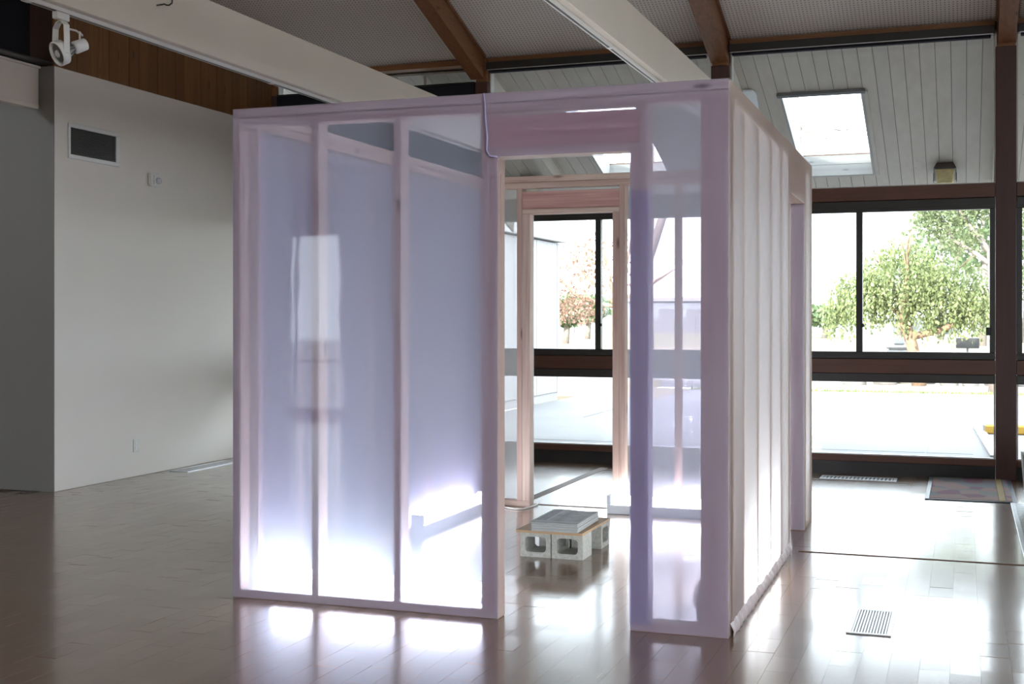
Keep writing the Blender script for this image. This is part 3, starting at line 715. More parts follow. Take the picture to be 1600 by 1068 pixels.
# ---- blocks, board and papers inside the doorway
CR = R(0.435)
def world(u, v, z=0.0): return Matrix.Translation(CAB.location) @ Matrix.Rotation(CR, 4, 'Z') @ Vector((u, v, z))
def block_mesh():
    w, h, d = 0.190, 0.150, 0.190; t = 0.030; r = 0.022
    outer = [(-w / 2, 0), (w / 2, 0), (w / 2, h), (-w / 2, h)]
    def rr(x0, x1, z0, z1):
        P = []
        for (cx, cz, a0) in ((x1 - r, z0 + r, -90), (x1 - r, z1 - r, 0), (x0 + r, z1 - r, 90), (x0 + r, z0 + r, 180)):
            for k in range(5):
                a = R(a0 + 90 * k / 4); P.append((cx + r * math.cos(a), cz + r * math.sin(a)))
        return P
    inner = rr(-w / 2 + t, w / 2 - t, t, h - t)
    bm = bmesh.new()
    rings = []
    for y in (0, d):
        o_ = [bm.verts.new((p[0], y, p[1])) for p in outer]; i_ = [bm.verts.new((p[0], y, p[1])) for p in inner]
        rings.append((o_, i_))
    n = len(inner)
    for (o_, i_), flip in ((rings[0], False), (rings[1], True)):
        corner = {1: range(0, 5), 2: range(5, 10), 3: range(10, 15), 0: range(15, 20)}
        order = [1, 2, 3, 0]
        for q_ in order:
            ids = list(corner[q_])
            for k in range(4):
                f = [o_[q_], i_[ids[k]], i_[ids[k + 1]]]; bm.faces.new(f if not flip else f[::-1])
            nx = order[(order.index(q_) + 1) % 4]
            f = [o_[q_], i_[ids[4]], i_[list(corner[nx])[0]], o_[nx]]; bm.faces.new(f if not flip else f[::-1])
    (oa, ia), (ob, ib) = rings
    for k in range(4): bm.faces.new([oa[k], oa[(k + 1) % 4], ob[(k + 1) % 4], ob[k]])
    for k in range(n): bm.faces.new([ia[k], ib[k], ib[(k + 1) % n], ia[(k + 1) % n]])
    bmesh.ops.recalc_face_normals(bm, faces=bm.faces)
    me = bpy.data.meshes.new('concrete_block'); bm.to_mesh(me); bm.free(); me.materials.append(M['concrete']); return me
bme = block_mesh()
for (u, v, rz, lab) in ((-1.393, 1.50, 0.0, 'front left concrete half block under the plywood, light showing through it'),
                        (-1.196, 1.496, 0.0, 'front right concrete half block under the plywood, with dark hollow'),
                        (-1.190, 1.880, -90.0, 'rear right concrete half block holding up the back of the plywood'),
                        (-1.393, 1.86, 0.0, 'rear left concrete half block, mostly hidden behind the front pair')):
    if rz: u, v = u - 0.095 + 0.0, v + 0.095
    o = link('concrete_block', bme, None, None, world(u, v)); o.rotation_euler = (0, 0, CR + R(rz))
    setp(o, lab, 'block', 'concrete half blocks holding up the plywood')
pb = empty('plywood_board', world(-1.29, 1.745, 0.1502), CR - R(0.6), label='sheet of plywood laid over the concrete blocks as a low table', cat='board')
for k in range(3):
    d_ = 0.0025 * (k == 1)
    box('ply_layer', -0.205 + d_, 0.205 - d_, -0.300 + d_, 0.300 - d_, 0.005 * k, 0.005 * k + 0.0048, M['ply'], pb)
st = empty('newspaper_stack', world(-1.262, 1.675, 0.1652), CR + R(1.0), label='stack of grey newspapers with a printed picture page on the plywood', cat='newspapers')
hh = 0.0
for k in range(4):
    th = [0.017, 0.015, 0.013, 0.010][k]
    dx, dy = random.uniform(-0.003, 0.003), random.uniform(-0.004, 0.004)
    box('newspaper', -0.142 + dx, 0.142 + dx, -0.240 + dy, 0.240 + dy, hh, hh + th - 0.0002, M['paper'], st, 0.003); hh += th
V, F = [], []
for j in range(9):
    for i in range(7):
        V.append((-0.142 + 0.284 * i / 6, -0.24 + 0.48 * j / 8, 0.001 + 0.003 * math.sin(i * 1.1) * (j / 8) - (0.003 if j == 0 else 0)))
for j in range(8):
    for i in range(6):
        a = j * 7 + i; F.append((a, a + 1, a + 8, a + 7))
pg = pydata('front_page', V, F, M['page'], st, (0, 0, hh + 0.001), True)
# cable by the back door
cpts = [world(u, v, z) for (u, v, z) in ((-2.40, 3.20, 0.006), (-2.26, 3.25, 0.006), (-2.16, 3.20, 0.006), (-2.10, 3.17, 0.006), (-2.05, 3.20, 0.006), (-2.03, 3.30, 0.008), (-2.02, 3.45, 0.008))]
tube('power_cable', cpts, 0.006, M['white_cable'], None, 8, label='thin white power cable lying on the floor at the back doorway', cat='cable')

# ================================================================== FITTINGS
# track spotlight on the left tie beam
def spot():
    z0 = 3.056
    sp_ = empty('track_spotlight', (-4.576, 5.52, z0), 0, label='white track spotlight with a yoke hanging from the left tie beam', cat='spotlight')
    box('track_adapter', -0.018, 0.018, -0.05, 0.05, -0.04, -0.001, M['whitemetal'], sp_, 0.003)
    # yoke: a flat U standing across the beam
    for s in (-1, 1):
        pts = [(0, s * 0.0, -0.045), (0, s * 0.030, -0.048), (0, s * 0.066, -0.075), (0, s * 0.071, -0.14), (0, s * 0.071, -0.225)]
        V, F = [], []
        for p in pts:
            V += [(p[0] - 0.016, p[1], p[2]), (p[0] + 0.016, p[1], p[2]), (p[0] + 0.016, p[1] - s * 0.005, p[2] - 0.003), (p[0] - 0.016, p[1] - s * 0.005, p[2] - 0.003)]
        for i in range(len(pts) - 1):
            for k in range(4): F.append((4 * i + k, 4 * i + (k + 1) % 4, 4 * i + 4 + (k + 1) % 4, 4 * i + 4 + k))
        F += [(0, 1, 2, 3), (16, 17, 18, 19)]
        V = [Matrix.Rotation(R(65), 4, 'Z') @ Vector(q_) for q_ in V]
        pydata('yoke_arm', V, F, M['whitemetal'], sp_)
    # head aims down towards the left wall and the camera
    aim = Vector((-0.33, -0.71, -0.38)).normalized()
    rot = aim.to_track_quat('Z', 'Y').to_matrix().to_4x4()
    ctr = Vector((0, 0, -0.215)); mt = Matrix.Translation(ctr) @ rot @ Matrix.Scale(1.18, 4)
    lathe('ring', [(0.046, -0.014), (0.056, -0.014), (0.058, 0.022), (0.052, 0.024), (0.048, 0.018), (0.047, -0.010)], M['whitemetal'], sp_, 26, mt)
    bulb = lathe('reflector_bulb', [(0.016, -0.070), (0.022, -0.060), (0.034, -0.030), (0.045, -0.006), (0.0455, 0.010), (0.040, 0.013)], M['steel'], sp_, 24, mt)
    lathe('bulb_face', [(0.040, 0.0135), (0.036, 0.016), (0.020, 0.017)], M['grille'], bulb, 24, mt)
    lathe('bulb_core', [(0.019, 0.0172), (0.016, 0.024), (0.006, 0.026)], M['lens'], bulb, 16, mt)
    for k in range(12):
        a = 2 * math.pi * k / 12
        tube('fin', [mt @ Vector((0.024 * math.cos(a), 0.024 * math.sin(a), -0.060)), mt @ Vector((0.047 * math.cos(a), 0.047 * math.sin(a), -0.014))], 0.0025, M['grille'], bulb, 5)
    lathe('socket', [(0.020, -0.135), (0.028, -0.130), (0.030, -0.075), (0.024, -0.066)], M['whitemetal'], sp_, 20, mt)
    e1 = mt @ Vector((0.0, 0, -0.10)) + Vector((0, 0, 0.026))
    tube('cord', [(0.0, 0.045, -0.075), (0.02, 0.10, -0.078), (0.04, 0.125, -0.10), (e1.x, e1.y, e1.z + 0.05), (e1.x, e1.y, e1.z)], 0.006, M['whitemetal'], sp_, 8)
spot()
# hook
tube('ceiling_hook', [(-4.509, 6.28, 3.268), (-4.47, 6.275, 3.268), (-4.45, 6.27, 3.268), (-4.43, 6.262, 3.258), (-4.412, 6.262, 3.256), (-4.396, 6.268, 3.268), (-4.394, 6.268, 3.288), (-4.405, 6.265, 3.302), (-4.425, 6.262, 3.312)], 0.005, M['bronze'], None, 8, label='small dark screw hook on the face of the left tie beam', cat='hook')
# return air grille
g = empty('air_grille', (WX, 8.75, 2.72), 0, label='white framed return air grille high on the left wall', cat='vent')
gy0, gy1, gh = -0.325, 0.333, 0.292
box('backing', 0.001, 0.004, gy0 + 0.02, gy1 - 0.02, 0.02, gh - 0.02, M['black'], g)
for (a, c, z0, z1) in ((gy0, gy1, 0, 0.035), (gy0, gy1, gh - 0.035, gh), (gy0, gy0 + 0.02, 0.035, gh - 0.035), (gy1 - 0.05, gy1, 0.035, gh - 0.035)):
    box('frame', 0.001, 0.02, a, c, z0, z1, M['whitemetal'], g, 0.003)
for k in range(15):
    z0 = 0.038 + k * 0.0148
    V = [(0.005, gy0 + 0.02, z0), (0.005, gy1 - 0.05, z0), (0.016, gy1 - 0.05, z0 + 0.006), (0.016, gy0 + 0.02, z0 + 0.006), (0.005, gy0 + 0.02, z0 + 0.003), (0.005, gy1 - 0.05, z0 + 0.003), (0.016, gy1 - 0.05, z0 + 0.009), (0.016, gy0 + 0.02, z0 + 0.009)]
    pydata('louvre', V, [(3, 2, 1, 0), (4, 5, 6, 7), (0, 1, 5, 4), (1, 2, 6, 5), (2, 3, 7, 6), (3, 0, 4, 7)], M['grille'], g)
# fire strobe
f_ = empty('fire_strobe', (WX, 9.56, 2.595), 0, label='small white fire alarm strobe with red lettering on the left wall', cat='alarm')
box('body', 0.001, 0.045, -0.062, 0.062, 0.0, 0.125, M['outletwhite'], f_, 0.008)
lathe('strobe_lens', [(0.030, 0), (0.030, 0.01), (0.024, 0.026), (0.01, 0.034)], M['lens'], f_, 16, Matrix.Rotation(R(90), 4, 'Y'), (0.045, 0.030, 0.055))
cu = bpy.data.curves.new('fire_text', 'FONT'); cu.body = 'F\nI\nR\nE'; cu.size = 0.024; cu.align_x = 'CENTER'; cu.space_line = 0.85; cu.extrude = 0.0003
tx = bpy.data.objects.new('red_lettering', cu); C.objects.link(tx); cu.materials.append(M['red'])
tm = bpy.data.meshes.new_from_object(tx); bpy.data.objects.remove(tx); tx = link('red_lettering', tm, M['red'])
tx.parent = f_; tx.location = (0.0462, -0.030, 0.082); tx.rotation_euler = (R(90), 0, R(90))
# outlet plate
oo = empty('wall_outlet', (WX, 9.326, 0.218), 0, label='small white outlet plate low on the left wall', cat='outlet')
box('plate', 0.001, 0.007, -0.037, 0.037, 0.0, 0.115, M['outletwhite'], oo, 0.002)
for z0 in (0.022, 0.066): box('socket', 0.0071, 0.0095, -0.017, 0.017, z0, z0 + 0.028, M['whitemetal'], oo, 0.002)
# floor registers
def register(name, x0, x1, y0, y1, nslat, across, label, mat='ventwhite', fw=0.02):
    r_ = empty(name, (x0, y0, 0.0), 0, label=label, cat='floor vent', group='metal floor registers')
    L, Wd = x1 - x0, y1 - y0
    box('well', fw * 0.5, L - fw * 0.5, fw * 0.5, Wd - fw * 0.5, 0.0006, 0.0012, M['black'], r_)
    for (a, b_, c, d) in ((0, fw, 0, Wd), (L - fw, L, 0, Wd), (fw, L - fw, 0, fw), (fw, L - fw, Wd - fw, Wd)):
        box('frame', a, b_, c, d, 0.0006, 0.006, M[mat], r_, 0.001)
    for k in range(nslat):
        t = (k + 0.5) / nslat
        if across == 'x':
            cx = fw + (L - 2 * fw) * t; w = (L - 2 * fw) / nslat * 0.27
            box('slat', cx - w, cx + w, fw, Wd - fw, 0.0013, 0.005, M[mat], r_)
        else:
            cy = fw + (Wd - 2 * fw) * t; w = (Wd - 2 * fw) / nslat * 0.27
            box('slat', fw, L - fw, cy - w, cy + w, 0.0013, 0.005, M[mat], r_)
    return r_
register('floor_register', -0.497, -0.303, 5.785, 6.275, 12, 'x', 'slatted floor register in the foreground at the right')
register('floor_register', -1.19, -0.545, 11.23, 11.47, 18, 'x', 'long pale floor register in front of the low window', fw=0.025)
register('floor_register', -6.86, -6.66, 9.74, 10.62, 22, 'y', 'long pale floor register beside the left wall', fw=0.025)
register('floor_grating', 0.335, 0.62, 7.9, 10.24, 40, 'y', 'long metal floor grating running along the right edge', 'metal', 0.03)
# patterned mat
rg = empty('door_mat', (0.05, 10.93, 0.0), 0, label='patterned red and grey mat with a yellow stripe below the window', cat='mat')
box('pile', -0.30, 0.205, -0.66, 0.72, 0.001, 0.012, M['rug'], rg, 0.003)
box('pile', 0.256, 0.30, -0.66, 0.72, 0.001, 0.012, M['rug'], rg, 0.003)
box('yellow_stripe', 0.206, 0.255, -0.66, 0.72, 0.001, 0.012, M['rugyellow'], rg, 0.002)
for (a, b_, c, d) in ((-0.335, -0.301, -0.69, 0.72), (0.301, 0.335, -0.69, 0.72), (-0.301, 0.301, -0.69, -0.661)):
    box('rubber_border', a, b_, c, d, 0.001, 0.008, M['rugedge'], rg, 0.003)
# pale grey seat at the right edge
ch_ = empty('lounge_seat', (0.905, 10.05, 0.0), 0, label='pale grey upholstered seat cut off by the right edge', cat='seat')
bm = bmesh.new(); bmesh.ops.create_cube(bm, size=1.0)
for vv in bm.verts: vv.co = Vector((vv.co.x * 1.0 + (0.03 if vv.co.z < 0 else 0), vv.co.y * 0.62, (vv.co.z + 0.5) * 0.42))
bmesh.ops.bevel(bm, geom=bm.edges[:], offset=0.06, segments=4, affect='EDGES')
me = bpy.data.meshes.new('seat_body'); bm.to_mesh(me); bm.free()
link('body', me, M['greyfab'], ch_, (0, 0, 0.03), True)
for (a, b_) in ((-0.40, -0.22), (0.40, -0.22), (-0.40, 0.22), (0.40, 0.22)): box('foot', a - 0.025, a + 0.025, b_ - 0.025, b_ + 0.025, 0.0, 0.04, M['black'], ch_)
# soffit lamps
def soflamp(x, y, label):
    zz = zs(y)
    l_ = empty('soffit_lamp', (x, y, zz), 0, label=label, cat='lamp', group='outdoor lamps under the soffit')
    a = -math.atan(K); l_.rotation_euler = (a, 0, 0)
    prof = [(-0.115, -0.06), (0.115, -0.06), (0.085, -0.002), (-0.085, -0.002)]
    # cap: flared box
    V = [(-0.085, -0.12, -0.002), (0.085, -0.12, -0.002), (0.085, 0.14, -0.002), (-0.085, 0.14, -0.002), (-0.118, -0.15, -0.085), (0.118, -0.15, -0.085), (0.118, 0.17, -0.085), (-0.118, 0.17, -0.085)]
    pydata('cap', V, [(0, 1, 2, 3), (7, 6, 5, 4), (0, 4, 5, 1), (1, 5, 6, 2), (2, 6, 7, 3), (3, 7, 4, 0)], M['bronze'], l_)
    V = [(-0.10, -0.13, -0.086), (0.10, -0.13, -0.086), (0.10, 0.15, -0.086), (-0.10, 0.15, -0.086), (-0.072, -0.10, -0.235), (0.072, -0.10, -0.235), (0.072, 0.12, -0.235), (-0.072, 0.12, -0.235)]
    pydata('lens', V, [(0, 1, 2, 3), (7, 6, 5, 4), (0, 4, 5, 1), (1, 5, 6, 2), (2, 6, 7, 3), (3, 7, 4, 0)], M['amberlens'], l_)
    for s in (-1, 1):
        box('bracket', s * 0.117 - 0.004, s * 0.117 + 0.004, -0.02, 0.02, -0.18, -0.08, M['bronze'], l_)
M['amberlens'] = plain('amber prismatic lens', (0.62, 0.54, 0.28), 0.25, 0.15, 25)
soflamp(-0.19, 14.42, 'boxy outdoor lamp with an amber lens under the planked soffit')
soflamp(-4.94, 14.36, 'dark outdoor lamp under the soffit seen above the back doorway')

M['patch_pale'] = plain('added bright patch', (0.80, 0.84, 0.88), 0.4, 0.02)
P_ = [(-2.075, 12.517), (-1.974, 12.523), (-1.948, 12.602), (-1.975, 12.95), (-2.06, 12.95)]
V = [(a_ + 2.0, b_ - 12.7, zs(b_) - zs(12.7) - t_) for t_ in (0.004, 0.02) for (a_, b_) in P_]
pydata('bright_patch', V, [(0, 1, 2, 3, 4), (9, 8, 7, 6, 5)] + [(k, 5 + k, 5 + (k + 1) % 5, (k + 1) % 5) for k in range(5)], M['patch_pale'], None, (-2.0, 12.7, zs(12.7)), label='added bright patch with a clipped corner under the soffit, above the right film wall', cat='plate')  # made-up pale shape standing in for an unidentified bright spot
# ================================================================== OUTDOORS
G = -0.15
gp = box('ground_paving', -7.2, 14, WY + 0.17, 18.75, G - 0.2, G, M['paving'], kind='structure')
box('ground_drive', -5.6, 30, 18.752, 26.85, G - 0.2, G - 0.01, M['asphalt'], kind='structure')
box('ground_walk', -7.2, -5.602, 18.752, 23.7, G - 0.2, G, M['paving'], kind='structure')
box('ground_lawn', -60, -5.602, 23.702, 27.2, G - 0.2, G - 0.005, M['lawnmat'], kind='structure')
box('ground_verge', -5.6, 40, 26.852, 31.0, G - 0.2, G + 0.005, M['dirt'], kind='structure')
box('ground_road', -60, 60, 31.002, 38.0, G - 0.2, G - 0.02, M['asphalt'], kind='structure')
box('ground_park', -120, 120, 38.002, 170.0, G - 0.2, G, M['lawnmat'], kind='structure')
box('ground_side', -60, -7.202, 27.202, 31.0, G - 0.2, G, M['lawnmat'], kind='structure')
box('ground_behind', -60, 60, -60, YB - 0.25, G - 0.2, G, M['paving'], kind='structure')
box('ground_right', XR + 0.5, 60, YB - 0.24, WY + 0.16, G - 0.2, G, M['paving'], kind='structure')
for (x0, x1, y0, y1) in ((-0.43, -0.40, 11.95, 18.7), (-3.4, -3.38, 11.95, 18.7), (-7.1, 0.1, 15.2, 15.22)):
    ch(box('paving_joint', x0, x1, y0, y1, G + 0.0005, G + 0.003, M['greywall'], gp), gp)
# grass fringe along the drive
V, F = [], []
for i in range(2600):
    x0 = random.uniform(-5.6, 10); y0 = 26.86 + random.uniform(0, 0.22); h_ = random.uniform(0.03, 0.10); w_ = 0.012; a = random.uniform(0, 3.14)
    dx, dy = w_ * math.cos(a), w_ * math.sin(a); n0 = len(V)
    V += [(x0 - dx, y0 - dy, G), (x0 + dx, y0 + dy, G), (x0 + random.uniform(-.03, .03), y0, G + h_)]; F.append((n0, n0 + 1, n0 + 2))
pydata('grass_fringe', V, F, M['grassblade'], None, kind='stuff', label='thin fringe of grass along the far edge of the drive', cat='grass')
# kerb
kb = empty('painted_kerb', (0.22, 18.2, G), 0, label='pale concrete kerb with a yellow painted return by the drive', cat='kerb')
pydata('side_kerb', [(-0.10, 0.75, 0), (0.02, 0.75, 0), (0.20, -3.3, 0), (0.06, -3.3, 0), (-0.10, 0.75, 0.03), (0.02, 0.75, 0.03), (0.20, -3.3, 0.03), (0.06, -3.3, 0.03)], [(3, 2, 1, 0), (4, 5, 6, 7), (0, 1, 5, 4), (1, 2, 6, 5), (2, 3, 7, 6), (3, 0, 4, 7)], M['kerb'], kb)
box('yellow_kerb', 0.05, 3.6, -0.30, -0.12, 0.0, 0.125, M['yellow'], kb, 0.02)
box('kerb_top', 0.03, 3.6, -0.118, 0.75, 0.0, 0.12, M['kerb'], kb, 0.02)
# white wing of the building
wg = empty('white_wing', (-7.2, 16.0, G), 0, label='white sided wing of the building with a deep fascia, outside left', cat='building')
yy = 11.95 - 16.0
while yy < 6.58:
    box('siding_board', -0.10, 0.0 + random.choice([0, 0.004]), yy + 0.002, min(yy + 0.30, 6.6) - 0.002, 0.16, 2.95, M['siding'], wg); yy += 0.30
box('body', -4.0, -0.101, -4.0, 6.6, 0.02, 2.95, M['siding'], wg)
box('plinth', -0.11, -0.02, -4.04, 6.55, 0.0, 0.155, M['kerb'], wg)
box('fascia', -4.1, 0.10, -4.04, 6.80, 2.97, 3.23, M['siding'], wg, 0.01)
# boulders
def boulder(x, y, rx, ry, rz, label):
    bm = bmesh.new(); bmesh.ops.create_icosphere(bm, subdivisions=3, radius=1.0)
    ph = [random.uniform(0, 6) for _ in range(6)]
    for vv in bm.verts:
        p = vv.co.copy(); k = 1 + 0.14 * math.sin(p.x * 3.1 + ph[0]) * math.sin(p.y * 2.7 + ph[1]) + 0.10 * math.sin(p.z * 4.1 + ph[2] + p.x * 2)
        p *= k; vv.co = Vector((p.x * rx, p.y * ry, max(-0.05, p.z * rz + rz * 0.35)))
    me = bpy.data.meshes.new('boulder'); bm.to_mesh(me); bm.free()
    o = link('boulder', me, M['boulder'], None, (x, y, G), True)
    setp(o, label, 'boulder', 'boulders lining the park road')
BL = [(-2.36, 29.9, .30, .22, .22, 'low boulder seen left of the window mullion'), (-1.72, 30.2, .25, .25, .26, 'grey boulder just right of the window mullion'),
      (-1.32, 30.8, .22, .2, .20, 'small boulder by the concrete bin post'), (-0.80, 30.9, .22, .2, .30, 'pinkish upright boulder beside the pepper tree trunk'),
      (-0.30, 30.2, .24, .2, .24, 'rounded boulder right of the pepper tree trunk'), (0.16, 30.0, .18, .18, .19, 'pointed small boulder under the park barbecue'),
      (0.68, 30.4, .30, .22, .25, 'wide low boulder in the middle of the right window'), (1.36, 30.3, .25, .25, .30, 'tall rounded boulder near the right window jamb'), (1.95, 30.4, .18, .18, .2, 'small boulder partly behind the window jamb')]
for b_ in BL: boulder(*b_)
# park furniture
bq = empty('park_barbecue', (0.10, 36.0, G), 0, label='black park barbecue on a thin post beyond the boulders', cat='barbecue')
box('post', -0.03, 0.03, -0.03, 0.03, 0, 0.72, M['greywall'], bq); box('firebox', -0.3, 0.3, -0.18, 0.18, 0.721, 1.0, M['black'], bq, 0.02)
bn = empty('litter_bin', (-1.55, 33.5, G), 0, label='pale concrete litter bin near the mullion', cat='bin')
box('body', -0.28, 0.28, -0.28, 0.28, 0.0, 0.75, M['kerb'], bn, 0.04); box('lid', -0.32, 0.32, -0.32, 0.32, 0.751, 0.85, M['kerb'], bn, 0.04)
box('hood', -0.15, 0.15, -0.15, 0.15, 0.851, 1.05, M['siding'], bn, 0.04)
# trees
def blob_tree(name, base, label, trunk, leaves, barkm, leafm, group=None):
    t_ = empty(name, base, 0, label=label, cat='tree', group=group)
    V, F = [], []
    for pts, rad in trunk: tube_data(pts, rad, 7, V, F)
    pydata('trunk', V, F, M[barkm], t_, (0, 0, 0), True)
    if leaves:
        V, F = [], []
        for (cx, cy, cz, rx, ry, rz, n, ls, droop) in leaves:
            for _ in range(n):
                while True:
                    p = Vector((random.uniform(-1, 1), random.uniform(-1, 1), random.uniform(-1, 1)))
                    if 0.15 < p.length < 1: break
                p = Vector((cx + p.x * rx, cy + p.y * ry, cz + p.z * rz))
                d = Vector((random.uniform(-1, 1), random.uniform(-1, 1), random.uniform(-1, 1) - droop)).normalized()
                s = d.orthogonal().normalized(); s.rotate(Quaternion(d, random.uniform(0, 6.28)))
                if droop > 1.0 and _ % 14:
                    k_ = _ % 14
                    p = anchor + Vector((random.gauss(0, 0.025), random.gauss(0, 0.025), -0.042 * k_ * random.uniform(0.8, 1.2)))
                else: anchor = p.copy()
                L = ls * random.uniform(0.7, 1.4); w = L * 0.30; n0 = len(V)
                V += [p, p + d * L * 0.5 + s * w, p + d * L, p + d * L * 0.5 - s * w]; F.append((n0, n0 + 1, n0 + 2, n0 + 3))
        pydata('foliage', V, F, M[leafm], t_, kind='stuff')
    return t_
def branchy(start, heads, levels, r0, spread=0.5, shrink=0.68):
    out = []
    def grow(p, d, L, r, lv):
        pts = [p]; rads = [r]
        q = p.copy(); dd = d.copy()
        for k in range(4):
            dd = (dd + Vector((random.uniform(-1, 1), random.uniform(-1, 1), random.uniform(-0.5, 0.8))) * 0.16).normalized()
            q = q + dd * L / 4; pts.append(q.copy()); rads.append(r * (1 - 0.12 * (k + 1)))
        out.append((pts, rads))
        if lv > 0:
            for _ in range(random.choice([2, 3])):
                nd = (dd + Vector((random.uniform(-1, 1), random.uniform(-1, 1), random.uniform(-0.4, 0.7))) * spread).normalized()
                i = random.choice([2, 3, 4]); grow(pts[i].copy(), nd, L * shrink * random.uniform(0.8, 1.1), rads[i] * 0.62, lv - 1)
    for d, L in heads: grow(Vector(start), Vector(d).normalized(), L, r0, levels)
    return out
# pepper tree
tr = [([(0, 0, 0), (-0.06, 0, 0.5), (-0.16, 0, 0.95), (-0.30, 0, 1.4), (-0.34, 0, 2.0)], [0.17, 0.14, 0.13, 0.13, 0.1]),
      ([(-0.22, 0, 1.1), (0.4, 0, 1.25), (1.0, 0.1, 1.5), (1.5, 0.1, 1.9)], [0.09, 0.07, 0.055, 0.04])]
tr += branchy((-0.32, 0, 1.5), [((-1, 0.2, 0.9), 1.5), ((0.2, -0.3, 1), 1.5), ((1, 0.2, 0.9), 1.5), ((-0.4, 0.3, 1.2), 1.4)], 2, 0.06)
lv = [(-0.35, 0, 2.55, 1.1, 0.9, 0.75, 4600, 0.085, 1.2), (-1.25, 0, 2.25, 0.8, 0.8, 0.5, 2400, 0.085, 1.4), (0.6, 0, 2.4, 0.95, 0.8, 0.6, 3300, 0.085, 1.2),
      (1.35, 0, 2.1, 0.7, 0.7, 0.5, 2100, 0.085, 1.4), (-1.8, 0, 1.9, 0.4, 0.5, 0.4, 700, 0.08, 1.6), (0.3, 0, 1.75, 0.9, 0.6, 0.2, 900, 0.085, 1.8), (-0.3, 0, 3.25, 0.7, 0.6, 0.3, 500, 0.08, 1.1)]
blob_tree('pepper_tree', (-0.95, 29.8, G), 'bushy green pepper tree with drooping leaves in the right window', tr, lv, 'bark', 'pepper')
# tall tree at right
tr = [([(0, 0, 0), (0.02, 0, 1.2), (-0.02, 0, 2.2), (-0.08, 0, 2.9)], [0.16, 0.13, 0.12, 0.10]),
      ([(-0.05, 0, 2.6), (-0.35, 0, 2.85), (-0.8, 0, 3.15), (-1.1, 0, 3.7), (-1.4, 0, 4.0)], [0.06, 0.05, 0.045, 0.035, 0.02]),
      ([(-0.08, 0, 2.85), (-0.4, 0, 3.3), (-0.75, 0, 3.8), (-1.1, 0, 4.4)], [0.07, 0.06, 0.05, 0.03]),
      ([(-0.08, 0, 2.9), (0.3, 0, 3.6), (0.7, 0, 4.4)], [0.07, 0.06, 0.03])]
lv = [(-0.9, 0, 3.9, 0.75, 0.6, 0.45, 1800, 0.075, 0.3), (-0.75, 0, 3.25, 0.5, 0.5, 0.4, 840, 0.075, 0.5), (-0.2, 0, 3.9, 0.5, 0.5, 0.35, 840, 0.075, 0.3), (0.8, 0, 3.6, 0.9, 0.7, 0.9, 3000, 0.075, 0.3), (-1.3, 0, 3.55, 0.3, 0.4, 0.4, 520, 0.075, 0.5), (0.7, 0, 2.3, 0.6, 0.6, 0.5, 1400, 0.075, 0.3)]
blob_tree('shade_tree', (0.62, 26.0 + 1.6, G), 'taller tree with bare grey limbs at the right of the window', tr, lv, 'greybark', 'oakleaf')
# rust coloured tree seen through the back doorway
tr = [([(0, 0, 0), (-0.05, 0, 1.0), (0.0, 0, 1.9)], [0.12, 0.09, 0.08])]
tr += [([(0, 0, 1.85), (-0.5, 0, 1.95), (-1.2, 0, 2.2), (-1.9, 0, 2.9), (-2.2, 0, 3.3)], [0.06, 0.055, 0.05, 0.035, 0.02])]
tr += branchy((0, 0, 1.9), [((-1, 0, 1.2), 1.6), ((0.4, 0, 1), 2.0), ((-0.3, 0.2, 1.2), 2.0), ((0.9, 0, 0.6), 1.5)], 3, 0.06)
lv = [(-1.2, 0, 2.6, 1.1, 0.8, 1.1, 620, 0.12, 0.4), (-1.2, 0, 1.8, 0.9, 0.6, 0.45, 700, 0.10, 0.9), (0, 0, 3.2, 1.1, 0.8, 0.9, 320, 0.12, 0.4)]
def at(px, y):
    X = (px - 800) / 1955.6; dx, dy = X * c_ - s_, X * s_ + c_
    return dx * y / dy
blob_tree('rust_tree', (at(962, 34.0), 34.0, G), 'thin branched tree with rust coloured leaves through the back doorway', tr, lv, 'bark', 'rustleaf')
blob_tree('bare_tree', (at(1242, 31.0), 31.0, G), 'tall bare tree whose branches show in the skylight', [([(0, 0, 0), (0, 0, 3), (0.02, 0, 6.2), (-0.1, 0, 8.0)], [0.2, 0.17, 0.14, 0.1])] +
          branchy((0, 0, 6.2), [((1, 0, -0.15), 1.6), ((1, 0, 0.35), 1.5), ((-1, 0, 0.5), 1.5), ((0.9, 0.2, -0.5), 1.0)], 3, 0.03), None, 'greybark', None, 'bare trees beyond the drive')
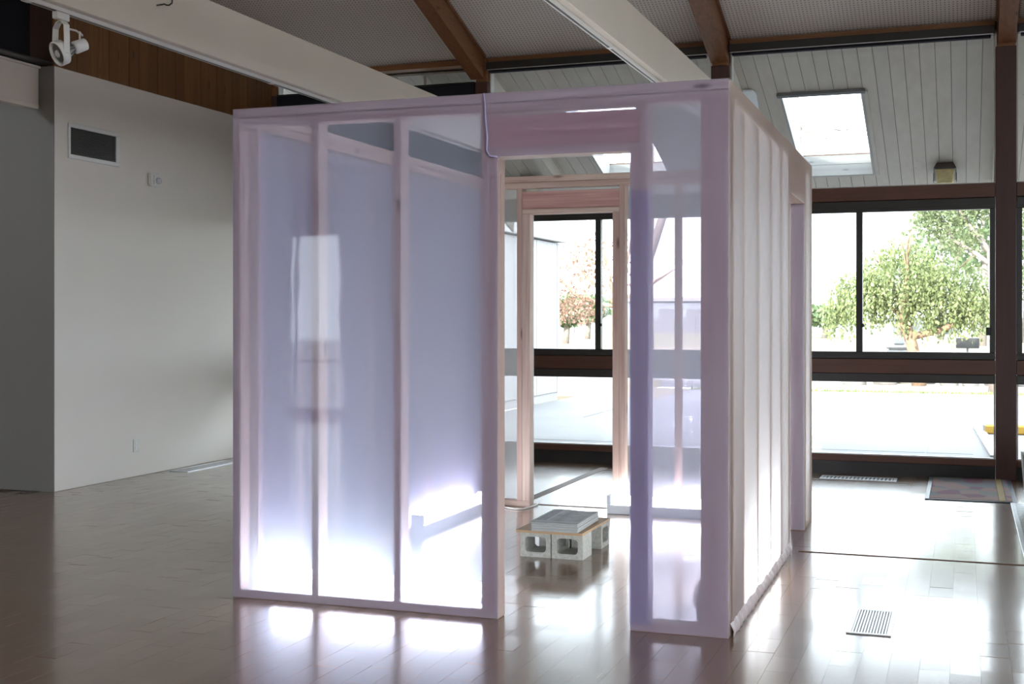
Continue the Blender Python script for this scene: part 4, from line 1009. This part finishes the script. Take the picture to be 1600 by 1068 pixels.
blob_tree('bare_tree', (at(958, 33.0), 37.0, G), 'grey forked tree whose trunks show in the skylight above the doorway', [([(0, 0, 0), (0, 0, 3), (0.05, 0, 5), (0.1, 0, 8.5)], [0.2, 0.18, 0.16, 0.12]), ([(0, 0, 3.2), (0.6, 0, 5.0), (1.1, 0, 8.0)], [0.14, 0.13, 0.10]), ([(0, 0, 3.4), (-0.5, 0, 5.0), (-1.2, 0, 7.5)], [0.14, 0.13, 0.10])] +
          branchy((0.05, 0, 4.6), [((1, 0, 1), 1.6), ((-1, 0, 1.2), 1.6), ((0.2, 0.2, 1), 2.0)], 3, 0.04), None, 'greybark', None, 'bare trees beyond the drive')
# far trees
for (px, y_, h_, r_, lab) in ((884, 70, 2.7, 1.2, 'dark green tree in the distance beside the white wing'), (918, 85, 3.0, 1.6, 'distant green tree behind the rust tree'), (1288, 95, 2.4, 1.8, 'faint distant tree at the left of the window'),
                              (1470, 92, 9.0, 2.8, 'distant park tree seen under the pepper tree'), (1535, 72, 9.0, 1.9, 'distant pale trunked tree near the window jamb'), (1602, 82, 9.0, 2.4, 'distant tree in the far right window'), (1405, 110, 7.0, 3.5, 'far park tree behind the pepper tree trunk')):
    x_ = at(px, y_)
    blob_tree('park_tree', (x_, y_, G), lab, [([(0, 0, 0), (0.1, 0, h_ * 0.45), (0, 0, h_ * 0.8)], [0.22, 0.18, 0.1])], [(0, 0, h_ * 0.72, r_, r_, h_ * 0.32, 800, 0.42, 0.3)], 'greybark', 'farleaf', 'distant park trees')
# far walls
fw_ = empty('park_wall', (-6.0, 118.0, G), 0, label='low grey boundary wall along the far side of the park', cat='wall')
for k in range(16): box('wall_panel', -48 + 6 * k, -42.05 + 6 * k, 0, 0.3, 0, 1.5, M['greywall'], fw_)
fb = empty('far_building', (at(930, 130), 130, G), 0, label='long pale blue building far across the park', cat='building')
box('wall', -16, 14, 0, 8, 0, 3.2, M['bluewall'], fb); box('roof', -16.5, 14.5, -0.5, 8.5, 3.21, 3.6, M['siding'], fb)
for k in range(9): box('window', -14 + 3 * k, -12.4 + 3 * k, -0.05, -0.001, 1.2, 2.4, M['greywall'], fb)
